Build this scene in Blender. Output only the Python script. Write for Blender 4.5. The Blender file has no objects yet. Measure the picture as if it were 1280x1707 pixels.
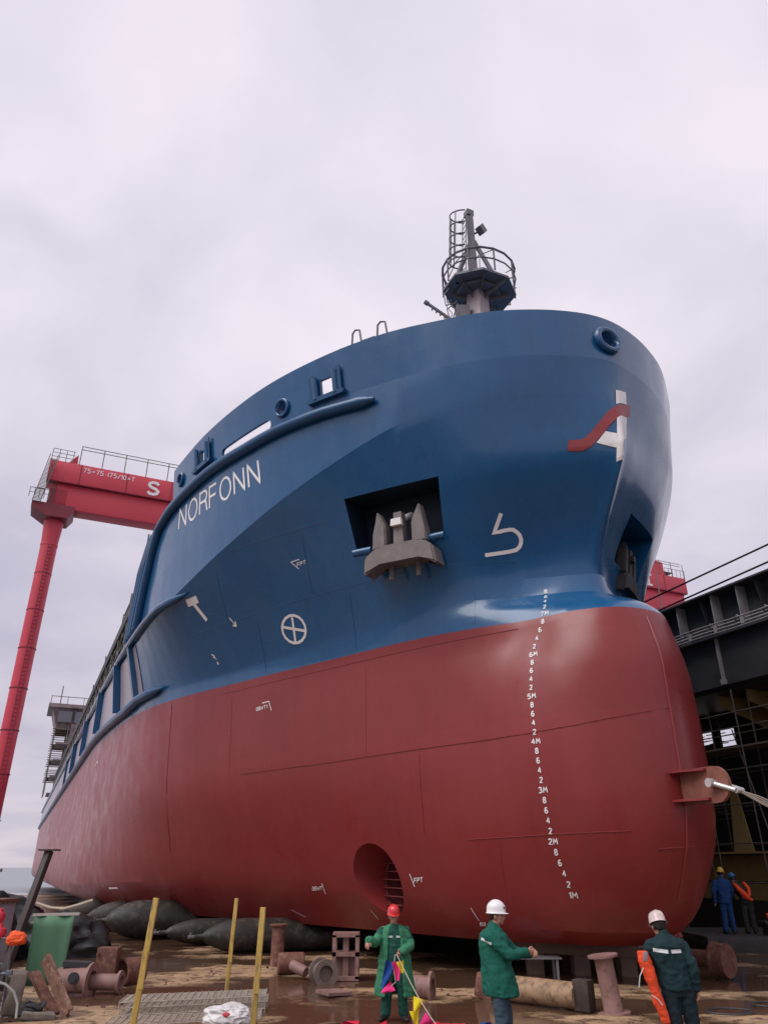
import bpy, bmesh, math, random
from mathutils import Vector, Matrix, Euler
from mathutils.bvhtree import BVHTree
R=math.radians
scene=bpy.context.scene
col=scene.collection
random.seed(7)
# ---------------------------------------------------------------- camera
CAMH=2.2; FPX=1233.0
cd=bpy.data.cameras.new('camera'); cam=bpy.data.objects.new('camera',cd); col.objects.link(cam)
PITCH=math.atan(592/FPX)
cam.location=(0,0,CAMH); cam.rotation_euler=(math.pi/2+PITCH,0,0)
cd.sensor_fit='VERTICAL'; cd.sensor_height=36; cd.lens=36*FPX/1707
cd.clip_start=.1; cd.clip_end=6000
scene.camera=cam
scene.render.resolution_x=767; scene.render.resolution_y=1024
# ---------------------------------------------------------------- sky, light, exposure
SUN_EL,SUN_ROT=R(52),R(-125)     # veiled sun high behind the camera, a little to the left
w=bpy.data.worlds.new('World'); scene.world=w; w.use_nodes=True
nt=w.node_tree; nt.nodes.clear()
def N(t,**k):
    n=nt.nodes.new(t)
    for a,b in k.items(): setattr(n,a,b)
    return n
L=nt.links.new
out=N('ShaderNodeOutputWorld'); bg=N('ShaderNodeBackground'); L(bg.outputs[0],out.inputs[0])
sky=N('ShaderNodeTexSky',sky_type='NISHITA',sun_disc=False); sky.sun_elevation=SUN_EL; sky.sun_rotation=SUN_ROT
skm=N('ShaderNodeVectorMath',operation='SCALE'); skm.inputs['Scale'].default_value=0.10; L(sky.outputs[0],skm.inputs[0])
tc=N('ShaderNodeTexCoord')
sep=N('ShaderNodeSeparateXYZ'); L(tc.outputs['Generated'],sep.inputs[0])
# project the sky direction on a cloud layer so that clouds shrink to the horizon
zc=N('ShaderNodeMath',operation='MAXIMUM'); L(sep.outputs['Z'],zc.inputs[0]); zc.inputs[1].default_value=0
za=N('ShaderNodeMath',operation='ADD'); L(zc.outputs[0],za.inputs[0]); za.inputs[1].default_value=.22
inv=N('ShaderNodeMath',operation='DIVIDE'); inv.inputs[0].default_value=1; L(za.outputs[0],inv.inputs[1])
pl=N('ShaderNodeVectorMath',operation='SCALE'); L(tc.outputs['Generated'],pl.inputs[0]); L(inv.outputs[0],pl.inputs['Scale'])
n1=N('ShaderNodeTexNoise'); n1.inputs['Scale'].default_value=2.3; n1.inputs['Detail'].default_value=5; n1.inputs['Roughness'].default_value=.5; n1.inputs['Distortion'].default_value=.35; L(pl.outputs[0],n1.inputs['Vector'])
cr=N('ShaderNodeValToRGB'); L(n1.outputs['Fac'],cr.inputs[0])
cr.color_ramp.elements[0].position=.30; cr.color_ramp.elements[0].color=(.655,.62,.735,1)
cr.color_ramp.elements[1].position=.66; cr.color_ramp.elements[1].color=(.86,.785,.875,1)
# brightness over elevation: greyer low down, brighter above
gr=N('ShaderNodeValToRGB'); L(sep.outputs['Z'],gr.inputs[0])
e=gr.color_ramp.elements
e[0].position=0; e[0].color=(.86,.84,.81,1); e[1].position=1; e[1].color=(1,1,1,1)
for p,c in ((.10,(.80,.80,.82)),(.30,(.80,.82,.86)),(.48,(.95,.95,.955)),(.6,(1.02,1.03,1.02))):
    q=e.new(p); q.color=(*c,1)
mul=N('ShaderNodeVectorMath',operation='MULTIPLY'); L(cr.outputs[0],mul.inputs[0]); L(gr.outputs[0],mul.inputs[1])
# thin places where some blue comes through
n2=N('ShaderNodeTexNoise'); n2.inputs['Scale'].default_value=3.1; n2.inputs['Detail'].default_value=2.5; L(pl.outputs[0],n2.inputs['Vector'])
mp=N('ShaderNodeMapRange'); mp.inputs[1].default_value=.64; mp.inputs[2].default_value=.78; mp.inputs[3].default_value=0; mp.inputs[4].default_value=.22; L(n2.outputs['Fac'],mp.inputs[0])
mx=N('ShaderNodeMix',data_type='RGBA'); L(mp.outputs[0],mx.inputs[0]); L(mul.outputs[0],mx.inputs[6]); L(skm.outputs[0],mx.inputs[7])
L(mx.outputs[2],bg.inputs[0]); bg.inputs[1].default_value=.74
sd=bpy.data.lights.new('sun','SUN'); sun=bpy.data.objects.new('sun',sd); col.objects.link(sun)
sd.energy=1.5; sd.angle=R(45); sd.color=(1,.97,.93)
sdir=Vector((math.sin(SUN_ROT)*math.cos(SUN_EL),math.cos(SUN_ROT)*math.cos(SUN_EL),math.sin(SUN_EL)))
sun.rotation_euler=sdir.to_track_quat('Z','Y').to_euler(); sun.location=(-20,0,60)
vs=scene.view_settings; vs.view_transform='Standard'; vs.look='None'; vs.exposure=0.47; vs.gamma=1; vs.use_curve_mapping=False

# ---------------------------------------------------------------- tags
def tag(o,label=None,cat=None,group=None,kind=None):
    if label: o['label']=label
    if cat: o['category']=cat
    if group: o['group']=group
    if kind: o['kind']=kind
    return o
def empty(name,loc=(0,0,0),rz=0,label=None,cat=None,group=None,parent=None):
    o=bpy.data.objects.new(name,None); col.objects.link(o); o.location=loc; o.rotation_euler=(0,0,rz); o.empty_display_size=.3
    if parent: o.parent=parent
    return tag(o,label,cat,group)
# ---------------------------------------------------------------- mesh helpers
class MB:
    """collects shapes in one bmesh and links them as one mesh object"""
    def __init__(s): s.bm=bmesh.new(); s.mi=0
    def _m(s,fs):
        for f in fs: f.material_index=s.mi
    def box(s,c,d,rot=(0,0,0),bev=0):
        M=Matrix.Translation(c)@Euler(rot).to_matrix().to_4x4()@Matrix.Diagonal((*d,1))
        g=bmesh.ops.create_cube(s.bm,size=1,matrix=M); vs=g['verts']
        fs={f for v in vs for f in v.link_faces}; s._m(fs)
        if bev:
            es=list({e for v in vs for e in v.link_edges})
            r=bmesh.ops.bevel(s.bm,geom=es,offset=bev,segments=2,affect='EDGES',profile=.5); s._m(r['faces'])
        return s
    def beam(s,a,b,wx,wz,up=(0,0,1),bev=0):
        a=Vector(a);b=Vector(b); d=b-a
        q=d.to_track_quat('Y','Z') if abs(d.normalized().z)<.98 else d.to_track_quat('Y','X')
        s.box((a+b)/2,(wx,d.length,wz),q.to_euler(),bev); return s
    def cyl(s,a,b,r,r2=None,n=12,cap=True):
        a=Vector(a);b=Vector(b); d=b-a; r2=r if r2 is None else r2
        M=Matrix.Translation((a+b)/2)@d.to_track_quat('Z','X').to_matrix().to_4x4()
        g=bmesh.ops.create_cone(s.bm,cap_ends=cap,segments=n,radius1=r,radius2=r2,depth=d.length,matrix=M)
        s._m({f for v in g['verts'] for f in v.link_faces}); return s
    def tube(s,pts,r,n=8,closed=False,rads=None):
        P=[Vector(p) for p in pts]; m=len(P); rings=[]
        up=Vector((0,0,1)); prev=None
        for i,p in enumerate(P):
            a=P[i-1] if (i>0 or closed) else P[i]; b=P[(i+1)%m] if (i<m-1 or closed) else P[i]
            t=(b-a).normalized()
            if prev is None:
                prev=t.orthogonal() if abs(t.z)>.95 else t.cross(up)
            prev=(prev-t*prev.dot(t)).normalized(); bn=t.cross(prev)
            rr=rads[i] if rads else r
            rings.append([s.bm.verts.new(p+(prev*math.cos(2*math.pi*k/n)+bn*math.sin(2*math.pi*k/n))*rr) for k in range(n)])
        fs=[]
        for i in range(m if closed else m-1):
            A,B=rings[i],rings[(i+1)%m]
            for k in range(n): fs.append(s.bm.faces.new((A[k],A[(k+1)%n],B[(k+1)%n],B[k])))
        if not closed:
            fs.append(s.bm.faces.new(rings[0][::-1])); fs.append(s.bm.faces.new(rings[-1]))
        s._m(fs); return s
    def lathe(s,prof,c=(0,0,0),axis=(0,0,1),n=24):
        M=Matrix.Translation(c)@Vector(axis).to_track_quat('Z','X').to_matrix().to_4x4()
        rings=[]
        for r,z in prof:
            if r<1e-5: rings.append([s.bm.verts.new(M@Vector((0,0,z)))])
            else: rings.append([s.bm.verts.new(M@Vector((r*math.cos(2*math.pi*k/n),r*math.sin(2*math.pi*k/n),z))) for k in range(n)])
        fs=[]
        for A,B in zip(rings,rings[1:]):
            for k in range(n):
                k2=(k+1)%n
                q=[A[k%len(A)],A[k2%len(A)],B[k2%len(B)],B[k%len(B)]]
                u=[]
                for v in q:
                    if v not in u: u.append(v)
                if len(u)>2: fs.append(s.bm.faces.new(u))
        s._m(fs); return s
    def prism(s,pts,thick,M=None):
        """polygon (x,y) extruded along +z by thick, then transformed by M"""
        M=M or Matrix()
        a=[s.bm.verts.new(M@Vector((x,y,0))) for x,y in pts]; b=[s.bm.verts.new(M@Vector((x,y,thick))) for x,y in pts]
        n=len(pts); fs=[s.bm.faces.new(a[::-1]),s.bm.faces.new(b)]
        for i in range(n): fs.append(s.bm.faces.new((a[i],a[(i+1)%n],b[(i+1)%n],b[i])))
        s._m(fs); return s
    def grid(s,rows,closed=False):
        V=[[s.bm.verts.new(p) for p in r] for r in rows]; fs=[]
        for A,B in zip(V,V[1:]):
            k=len(A)
            for i in range(k if closed else k-1):
                fs.append(s.bm.faces.new((A[i],A[(i+1)%k],B[(i+1)%k],B[i])))
        s._m(fs); return V
    def build(s,name,mats,parent=None,smooth=35,loc=None,recalc=True):
        if recalc: bmesh.ops.recalc_face_normals(s.bm,faces=s.bm.faces)
        me=bpy.data.meshes.new(name)
        if smooth:
            a=R(smooth)
            for f in s.bm.faces: f.smooth=True
            for e in s.bm.edges:
                if len(e.link_faces)==2 and e.calc_face_angle(0)>a: e.smooth=False
        s.bm.to_mesh(me); s.bm.free()
        o=bpy.data.objects.new(name,me); col.objects.link(o)
        if not isinstance(mats,(list,tuple)): mats=[mats]
        for m in mats: me.materials.append(m)
        if parent: o.parent=parent
        if loc: o.location=loc
        return o
def copy_tree(o,parent=None):
    c=o.copy(); col.objects.link(c); c.parent=parent
    for ch in list(o.children): copy_tree(ch,c)
    return c
# ---------------------------------------------------------------- materials
PLATES=[]
def mat(name,base,rough=.5,metal=0,var=.0,vscale=2.0,bump=0,bscale=8,spots=None,coat=0,spec=.5,stretch=None,second=None,thr=(.5,.6)):
    """painted/rusty/cloth surface: base colour with noise mottling, optional second colour patches and bump, all in object space"""
    m=bpy.data.materials.new(name); m.use_nodes=True; t=m.node_tree; n=t.nodes; l=t.links.new
    b=n['Principled BSDF']; b.inputs['Roughness'].default_value=rough; b.inputs['Metallic'].default_value=metal
    b.inputs['Specular IOR Level'].default_value=spec
    if coat: b.inputs['Coat Weight'].default_value=coat; b.inputs['Coat Roughness'].default_value=.10
    b.inputs['Base Color'].default_value=(*base,1)
    if not(var or bump or second): return m
    tcn=n.new('ShaderNodeTexCoord'); mpn=n.new('ShaderNodeMapping'); l(tcn.outputs['Object'],mpn.inputs[0])
    if stretch: mpn.inputs['Scale'].default_value=stretch
    last=None
    no=n.new('ShaderNodeTexNoise'); no.inputs['Scale'].default_value=vscale; no.inputs['Detail'].default_value=6; no.inputs['Roughness'].default_value=.6; l(mpn.outputs[0],no.inputs['Vector'])
    mr=n.new('ShaderNodeMapRange'); mr.inputs[1].default_value=.3; mr.inputs[2].default_value=.7; mr.inputs[3].default_value=1-var; mr.inputs[4].default_value=1+var; l(no.outputs['Fac'],mr.inputs[0])
    sc=n.new('ShaderNodeVectorMath'); sc.operation='SCALE'; sc.inputs[0].default_value=base; l(mr.outputs[0],sc.inputs['Scale']); last=sc.outputs[0]
    if second:
        n3=n.new('ShaderNodeTexNoise'); n3.inputs['Scale'].default_value=vscale*1.7; n3.inputs['Detail'].default_value=8; n3.inputs['Roughness'].default_value=.65; l(mpn.outputs[0],n3.inputs['Vector'])
        m3=n.new('ShaderNodeMapRange'); m3.inputs[1].default_value=thr[0]; m3.inputs[2].default_value=thr[1]; l(n3.outputs['Fac'],m3.inputs[0])
        mi=n.new('ShaderNodeMix'); mi.data_type='RGBA'; l(m3.outputs[0],mi.inputs[0]); l(last,mi.inputs[6]); mi.inputs[7].default_value=(*second,1); last=mi.outputs[2]
    l(last,b.inputs['Base Color'])
    if bump:
        nb=n.new('ShaderNodeTexNoise'); nb.inputs['Scale'].default_value=bscale; nb.inputs['Detail'].default_value=5; l(mpn.outputs[0],nb.inputs['Vector'])
        bp=n.new('ShaderNodeBump'); bp.inputs['Strength'].default_value=min(1,bump*4); bp.inputs['Distance'].default_value=bump*.25; l(nb.outputs['Fac'],bp.inputs['Height']); l(bp.outputs[0],b.inputs['Normal'])
    return m
# ================================================================ ship hull form
SA=R(24.25)
SHIP=(6.1,16.2,0.0)
DECK_Z=10.25; FC_END=16.4; BW_END=13.4
# each station line: nominal height, stem position s0, table (distance aft of stem grid S -> half breadth)
T_S=(0,.12,.5,1,2,3,4.5,7.5,11.5,15,18,22,30,45,140)
LEV=[ # z(s=0), slope, s0, b...
 (0.70,0,2.0,(0,.45,.75,.95,1.3,1.6,2.1,3.0,4.3,5.6,6.6,7.6,8.6,8.8,8.8)),
 (1.00,0,1.1,(0,.55,1.0,1.30,1.65,1.95,2.45,3.3,4.6,6.0,7.0,8.1,9.1,9.4,9.4)),
 (1.70,0,.5,(0,.60,1.18,1.58,2.0,2.35,2.9,3.85,5.25,6.65,7.75,8.7,9.5,9.6,9.6)),
 (3.20,0,-.05,(0,.60,1.28,1.82,2.32,2.70,3.3,4.35,5.85,7.25,8.25,9.0,9.6,9.6,9.6)),
 (4.70,0,-.08,(0,.60,1.30,1.85,2.45,2.8,3.5,4.7,6.3,7.7,8.6,9.15,9.6,9.6,9.6)),
 (6.20,0,-.08,(0,.58,1.25,1.75,2.25,2.7,3.5,4.8,6.45,7.85,8.7,9.2,9.6,9.6,9.6)),
 (7.20,0,0.12,(0,.58,1.18,1.55,1.98,2.6,3.5,4.85,6.55,7.95,8.75,9.2,9.6,9.6,9.6)),
 (7.60,0,0.25,(0,.65,1.15,1.50,1.95,2.65,3.55,4.9,6.6,8.0,8.8,9.25,9.6,9.6,9.6)),
 (7.95,0,0.60,(0,.55,1.00,1.40,1.95,2.70,3.6,5.0,6.65,8.05,8.82,9.27,9.6,9.6,9.6)),
 (8.20,0,1.10,(0,.50,.95,1.35)),
 (8.45,0,1.50,(0,.40,.90,1.33)),
 (9.00,0,1.62,(0,.30,.78,1.28)),
 (10.0,0,1.25,(0,.20,.70,1.26)),
 (11.0,0,0.55,(0,.14,.64,1.32)),
 (12.0,0,0.00,(0,.13,.74,1.54)),
]
KN=(13.85,None,.10,(0,.60,1.68,2.54,3.84,4.72,5.74,7.32,8.57,9.33,9.5,9.56,9.6,9.6,9.6))
DK=(14.5,-.02,.02,(0,.66,1.78,2.70,3.98,4.90,6.05,7.66,8.85,9.42,9.55,9.6,9.6,9.6,9.6))
TP=(16.0,-.022,.05,(0,.90,2.0,2.95,4.2,5.25,6.4,7.95,9.05,9.5,9.6,9.6,9.6,9.6,9.6))
def pchip(xs,ys):
    n=len(xs); h=[xs[i+1]-xs[i] for i in range(n-1)]; d=[(ys[i+1]-ys[i])/h[i] for i in range(n-1)]
    m=[0]*n
    for i in range(1,n-1):
        if d[i-1]*d[i]>0:
            w1=2*h[i]+h[i-1]; w2=h[i]+2*h[i-1]; m[i]=(w1+w2)/(w1/d[i-1]+w2/d[i])
    m[0]=d[0]; m[-1]=d[-1]
    def f(x):
        x=min(max(x,xs[0]),xs[-1]); i=0
        while i<n-2 and x>xs[i+1]: i+=1
        t=(x-xs[i])/h[i]
        return (2*t**3-3*t*t+1)*ys[i]+(t**3-2*t*t+t)*h[i]*m[i]+(-2*t**3+3*t*t)*ys[i+1]+(t**3-t*t)*h[i]*m[i+1]
    return f
S_GRID=[3*(k/22)**2 for k in range(22)]+[3+.4*k for k in range(31)]+[16,17,18,19,20,21,22,24,26,28,30,33,36,40,45,50,60,70,80,90,100,110,120,130,137]
S_GRID=[round(s,4) for s in S_GRID]
FC_J=S_GRID.index(19)
BW_J=S_GRID.index(13.4)
def kn_z(s):
    k=min(1,max(0,(s-1)/8)); k=k*k*(3-2*k)
    return max(10.37,13.85-.212*min(max(s,0),16.4)-.62*k)
_b0=[l for l in LEV if l[0]==7.95][0][3]
for i,l in enumerate(LEV):          # above the boot-topping the flare runs almost straight up to the knuckle
    if l[0]>7.95:
        g0=(l[0]-7.95)/(KN[0]-7.95); EX={4:1.5,5:1.38,6:1.28,7:1.18,8:1.12}
        LEV[i]=(l[0],None,l[2],tuple(l[3])+tuple(_b0[k]+(KN[3][k]-_b0[k])*g0**EX.get(k,1.15) for k in range(4,len(_b0))))
def line(l):
    z0,sl,s0,bt=l
    f=pchip([math.sqrt(s) for s in T_S],bt); o=[]
    for S in S_GRID:
        k=max(0,1-S/4.5); k=k*k*(3-2*k)
        b=f(math.sqrt(S)); s=S+s0*k
        z=z0+sl*min(s,FC_END) if sl is not None else 7.95+(kn_z(s)-7.95)*(z0-7.95)/(KN[0]-7.95)
        if S>128: b*=math.sqrt(max(.0,1-((S-128)/14)**2))**.5
        o.append((s,b,z))
    return o
def interp_levels(ls,zs,nrow):
    """smooth rows between nominal heights zs[0]..zs[-1]"""
    ps=[l[0] for l in ls]; L_=[line(l) for l in ls]; rows=[]
    K=len(S_GRID)
    fx=[[pchip(ps,[L_[i][j][c] for i in range(len(ls))]) for c in range(3)] for j in range(K)]
    for p in zs: rows.append([tuple(fx[j][c](p) for c in range(3)) for j in range(K)])
    return rows
zrow=[.7,.78,.88,1.0,1.2,1.45,1.7,2.1,2.6,3.2,3.8,4.4,5.0,5.6,6.2,6.6,6.9,7.2,7.4,7.6,7.75,7.9,8.02,8.12,8.22,8.32,8.45,8.7,9.0,9.35,9.7,10.0,10.4,10.8,11.2,11.6,12.0,12.4,12.8,13.2,13.55,KN[0]]
hull_rows=interp_levels(LEV+[KN],zrow,0)
def loc(s,b,z): return (-b,s,z)      # ship axes: x to port, y aft, z up
DKL=line(DK); TPL=line(TP)
I_DECK=len(zrow)-1
def both(mb,rows,jmax=None):
    rows=[r[:jmax] for r in rows]
    full=[[loc(s,b,z) for s,b,z in reversed(r)]+[loc(s,-b,z) for s,b,z in r[1:]] for r in rows]
    return mb.grid(full)
# ================================================================ ship
m_blue=mat('blue_hull_paint',(.006,.088,.225),rough=.26,var=.07,vscale=.6,bump=.07,bscale=.8,coat=.40,spec=.5)
m_red=mat('red_antifouling',(.235,.027,.028),rough=.30,var=.08,vscale=.35,bump=.07,bscale=.8)
def plates(m,amt,w,h):
    """slight paint difference from plate to plate, roller bands and run-down streaks"""
    t=m.node_tree; n=t.nodes; l=t.links.new; b=n['Principled BSDF']
    src=b.inputs['Base Color'].links[0].from_socket
    tc=n.new('ShaderNodeTexCoord'); sp=n.new('ShaderNodeSeparateXYZ'); l(tc.outputs['Object'],sp.inputs[0]); cb=n.new('ShaderNodeCombineXYZ'); l(sp.outputs['Y'],cb.inputs['X']); l(sp.outputs['Z'],cb.inputs['Y'])
    br=n.new('ShaderNodeTexBrick'); br.inputs['Scale'].default_value=1; br.inputs['Brick Width'].default_value=w; br.inputs['Row Height'].default_value=h; br.inputs['Mortar Size'].default_value=.006
    br.inputs['Color1'].default_value=(1-amt,1-amt,1-amt,1); br.inputs['Color2'].default_value=(1+amt,1+amt,1+amt,1); br.inputs['Mortar'].default_value=(1-2.2*amt,)*3+(1,); l(cb.outputs[0],br.inputs['Vector'])
    mp=n.new('ShaderNodeMapping'); mp.inputs['Scale'].default_value=(5,5,.25); l(tc.outputs['Object'],mp.inputs[0])
    no=n.new('ShaderNodeTexNoise'); no.inputs['Scale'].default_value=1; no.inputs['Detail'].default_value=5; l(mp.outputs[0],no.inputs['Vector'])
    mr=n.new('ShaderNodeMapRange'); mr.inputs[1].default_value=.35; mr.inputs[2].default_value=.75; mr.inputs[3].default_value=1+amt; mr.inputs[4].default_value=1-1.5*amt; l(no.outputs['Fac'],mr.inputs[0])
    a=n.new('ShaderNodeVectorMath'); a.operation='MULTIPLY'; l(src,a.inputs[0]); l(br.outputs['Color'],a.inputs[1])
    c=n.new('ShaderNodeVectorMath'); c.operation='SCALE'; l(a.outputs[0],c.inputs[0]); l(mr.outputs[0],c.inputs['Scale']); l(c.outputs[0],b.inputs['Base Color'])
    n4=n.new('ShaderNodeTexNoise'); n4.inputs['Scale'].default_value=1.3; n4.inputs['Detail'].default_value=6; l(tc.outputs['Object'],n4.inputs['Vector'])
    r0=b.inputs['Roughness'].default_value; m4=n.new('ShaderNodeMapRange'); m4.inputs[1].default_value=.3; m4.inputs[2].default_value=.7; m4.inputs[3].default_value=r0*.8; m4.inputs[4].default_value=r0*1.35; l(n4.outputs['Fac'],m4.inputs[0]); l(m4.outputs[0],b.inputs['Roughness'])
def dished(m,d):
    """plating pulled in slightly between the frames"""
    t=m.node_tree; n=t.nodes; l=t.links.new; b=n['Principled BSDF']; tc=n.new('ShaderNodeTexCoord')
    wv=n.new('ShaderNodeTexWave'); wv.wave_type='BANDS'; wv.bands_direction='Y'; wv.inputs['Scale'].default_value=.40; wv.inputs['Distortion'].default_value=1.2; wv.inputs['Detail'].default_value=1; wv.inputs['Detail Scale'].default_value=.6; l(tc.outputs['Object'],wv.inputs['Vector'])
    w2=n.new('ShaderNodeTexWave'); w2.wave_type='BANDS'; w2.bands_direction='Z'; w2.inputs['Scale'].default_value=.17; w2.inputs['Distortion'].default_value=.8; l(tc.outputs['Object'],w2.inputs['Vector'])
    ad=n.new('ShaderNodeMath'); ad.operation='ADD'; l(wv.outputs['Fac'],ad.inputs[0]); l(w2.outputs['Fac'],ad.inputs[1])
    bp=n.new('ShaderNodeBump'); bp.inputs['Strength'].default_value=1; bp.inputs['Distance'].default_value=d; l(ad.outputs[0],bp.inputs['Height']); l(b.inputs['Normal'].links[0].from_socket,bp.inputs['Normal']); l(bp.outputs[0],b.inputs['Normal'])
    l(bp.outputs[0],b.inputs['Coat Normal'])
dished(m_blue,.0035); dished(m_red,.003)
plates(m_blue,.05,5.3,1.9); plates(m_red,.035,6.1,1.75)
m_white=mat('white_marking',(.86,.84,.83),rough=.5)
m_glare=mat('painted_sky_glare',(.36,.32,.37),rough=.3,var=.12,vscale=.5,stretch=(1,.2,1))  # pale colour painted for the sky's reflection on the blue side plating
m_steel=mat('grey_mast_steel',(.16,.15,.17),rough=.6,var=.15,vscale=3)
ship=empty('cargo_ship',SHIP,SA,'huge blue and red cargo ship with bulbous bow looming over the slipway','ship')
mb=MB()
V=both(mb,hull_rows[:I_DECK+1])
K=len(S_GRID); c0=K-1
# forecastle rows only to the forecastle end

base=V[-1][c0-FC_J:c0+FC_J+1]; prev=base; ends=[(base[0],base[-1])]
for r in hull_rows[I_DECK+1:]+[DKL]:
    r=r[:FC_J+1]
    cur=[mb.bm.verts.new(loc(s,b,z)) for s,b,z in reversed(r)]+[mb.bm.verts.new(loc(s,-b,z)) for s,b,z in r[1:]]
    for i in range(len(cur)-1): mb.bm.faces.new((prev[i],prev[i+1],cur[i+1],cur[i]))
    prev=cur; ends.append((cur[0],cur[-1]))
def cap(row,lo,hi):
    n=len(row)
    for i in range(lo,hi):
        q=[row[i],row[i+1],row[n-2-i],row[n-1-i]]; u=[]
        for v in q:
            if v not in u: u.append(v)
        if len(u)>2: mb.bm.faces.new(u)
cap(V[0],0,c0)
cap(cur,0,FC_J)                       # forecastle deck
cap(V[-1],0,c0-FC_J)                  # main deck
tr=[r[0] for r in V]; tl=[r[-1] for r in V]
for i in range(len(V)-1): mb.bm.faces.new((tr[i],tr[i+1],tl[i+1],tl[i]))
for i in range(len(ends)-1): mb.bm.faces.new((ends[i][0],ends[i+1][0],ends[i+1][1],ends[i][1]))
bmesh.ops.recalc_face_normals(mb.bm,faces=mb.bm.faces)
for f in mb.bm.faces:
    zc=f.calc_center_median().z; f.material_index=1 if zc<7.6 else 0
hull=mb.build('hull',[m_blue,m_red],ship,smooth=14,recalc=False)
# BVH of the outer shell, used to lay markings and fittings on the plating
HB=BVHTree.FromPolygons([v.co.copy() for v in hull.data.vertices],[tuple(p.vertices) for p in hull.data.polygons])
# bulwark
mb=MB()
both(mb,[[tuple(p[c]+(q[c]-p[c])*k for c in range(3)) for p,q in zip(DKL[:BW_J+1],TPL[:BW_J+1])] for k in (0,.33,.66,1)])
bul=mb.build('bulwark',m_blue,ship,smooth=30)

BB=BVHTree.FromPolygons([v.co.copy() for v in bul.data.vertices],[tuple(p.vertices) for p in bul.data.polygons])
DG=Vector((.70710678,-.70710678,0)); DI=Vector((.70710678,.70710678,0))
def at_q(q,z,B=None):
    """point and outward normal of the starboard plating at diagonal coordinate q and height z"""
    for T in ([B] if B else [HB,BB]):
        h=T.ray_cast(DG*q+Vector((0,0,z))-DI*60,DI)
        if h[0]:
            n=h[1]; n=n if n.dot(DI)<0 else -n
            return h[0],n
    return None,None
def side(s,z,B=None):
    for T in ([B] if B else [HB,BB]):
        h=T.ray_cast(Vector((-30,s,z)),Vector((1,0,0)))
        if h[0]:
            n=h[1]; n=n if n.x<0 else -n
            return h[0],n
    return Vector((-9.6,s,z)),Vector((-1,0,0))
def remesh_obj(o,mods):
    """apply modifiers through the depsgraph"""
    dg=bpy.context.evaluated_depsgraph_get(); dg.update()
    me=bpy.data.meshes.new_from_object(o.evaluated_get(dg)); o.modifiers.clear(); o.data=me; return o
def reshade(me,ang):
    bm=bmesh.new(); bm.from_mesh(me); a=R(ang)
    for f in bm.faces: f.smooth=True
    for e in bm.edges: e.smooth=not(len(e.link_faces)==2 and e.calc_face_angle(0)>a)
    bm.to_mesh(me); bm.free()
def cut(o,cutters,ang):
    for c in cutters:
        c.matrix_world=o.matrix_world@c.matrix_local if c.parent is None else c.matrix_world
        m=o.modifiers.new('b','BOOLEAN'); m.operation='DIFFERENCE'; m.solver='EXACT'; m.object=c
    bpy.context.view_layer.update(); remesh_obj(o,None)
    for c in cutters: bpy.data.objects.remove(c)
    reshade(o.data,ang)
SOLOFF=-1
# ================================================================ ship: openings
m_pocket=mat('pocket_shade_blue',(.006,.020,.045),rough=.6,var=.3,vscale=2)  # hull blue darkened in the colour, for the shade inside the anchor pockets
m_dark=mat('dark_inside',(.012,.012,.014),rough=.7)
m_redin=mat('tunnel_red',(.16,.03,.03),rough=.6,var=.2,vscale=3)
m_blueD=mat('blue_fender_paint',(.008,.075,.19),rough=.3,var=.08,vscale=1.5)
def frame_at(p,n):
    n=n.normalized(); t=Vector((0,0,1)).cross(n).normalized(); u=n.cross(t)
    return Matrix(((t.x,u.x,n.x,p.x),(t.y,u.y,n.y,p.y),(t.z,u.z,n.z,p.z),(0,0,0,1)))   # local x along plating, y up, z outward
def mirror(M): return Matrix.Diagonal((-1,1,1,1))@M
bpy.context.view_layer.update()
# anchor pockets
pc,pn=at_q(-6.08,10.90); PK=frame_at(pc,Vector((pn.x,pn.y,-.14)).normalized())
PKP=frame_at(Vector((1.98,2.42,10.35)),Vector((.55,-.78,-.22)).normalized())@Matrix.Diagonal((.74,.86,.8,1))
PKS=[PK,PKP]
cuts=[]
for T in PKS:
    mb=MB(); mb.prism([(-1.42,-.92),(1.22,-.92),(1.38,.66),(-1.50,.66)],1.9,T@Matrix.Translation((0,0,-1.05)))
    cuts.append(mb.build('cutter',[m_dark],ship,smooth=0))
# bow thruster tunnel straight through the ship
mb=MB(); mb.cyl((-9,6.90,1.86),(9,6.90,1.86),.70,n=48); cuts.append(mb.build('cutter',[m_redin],ship,smooth=0))
# a conical recess round each mouth
for sg in (-1,1):
    mb=MB(); mb.cyl((sg*3.1,6.98,1.86),(sg*4.5,6.78,1.86),.70,1.0,n=48); cuts.append(mb.build('cutter',[m_red],ship,smooth=0))
bpy.context.view_layer.update(); cut(hull,cuts,14)
hull.data.materials.clear()
for q in (m_blue,m_red,m_pocket,m_redin): hull.data.materials.append(q)
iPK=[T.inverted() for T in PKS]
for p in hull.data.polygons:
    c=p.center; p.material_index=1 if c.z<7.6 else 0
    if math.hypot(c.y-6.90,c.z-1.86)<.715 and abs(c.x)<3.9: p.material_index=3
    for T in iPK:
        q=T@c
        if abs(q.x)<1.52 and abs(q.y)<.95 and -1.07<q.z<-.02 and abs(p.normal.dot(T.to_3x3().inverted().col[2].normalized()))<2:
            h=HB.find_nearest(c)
            if h[3]>.02: p.material_index=2
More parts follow.
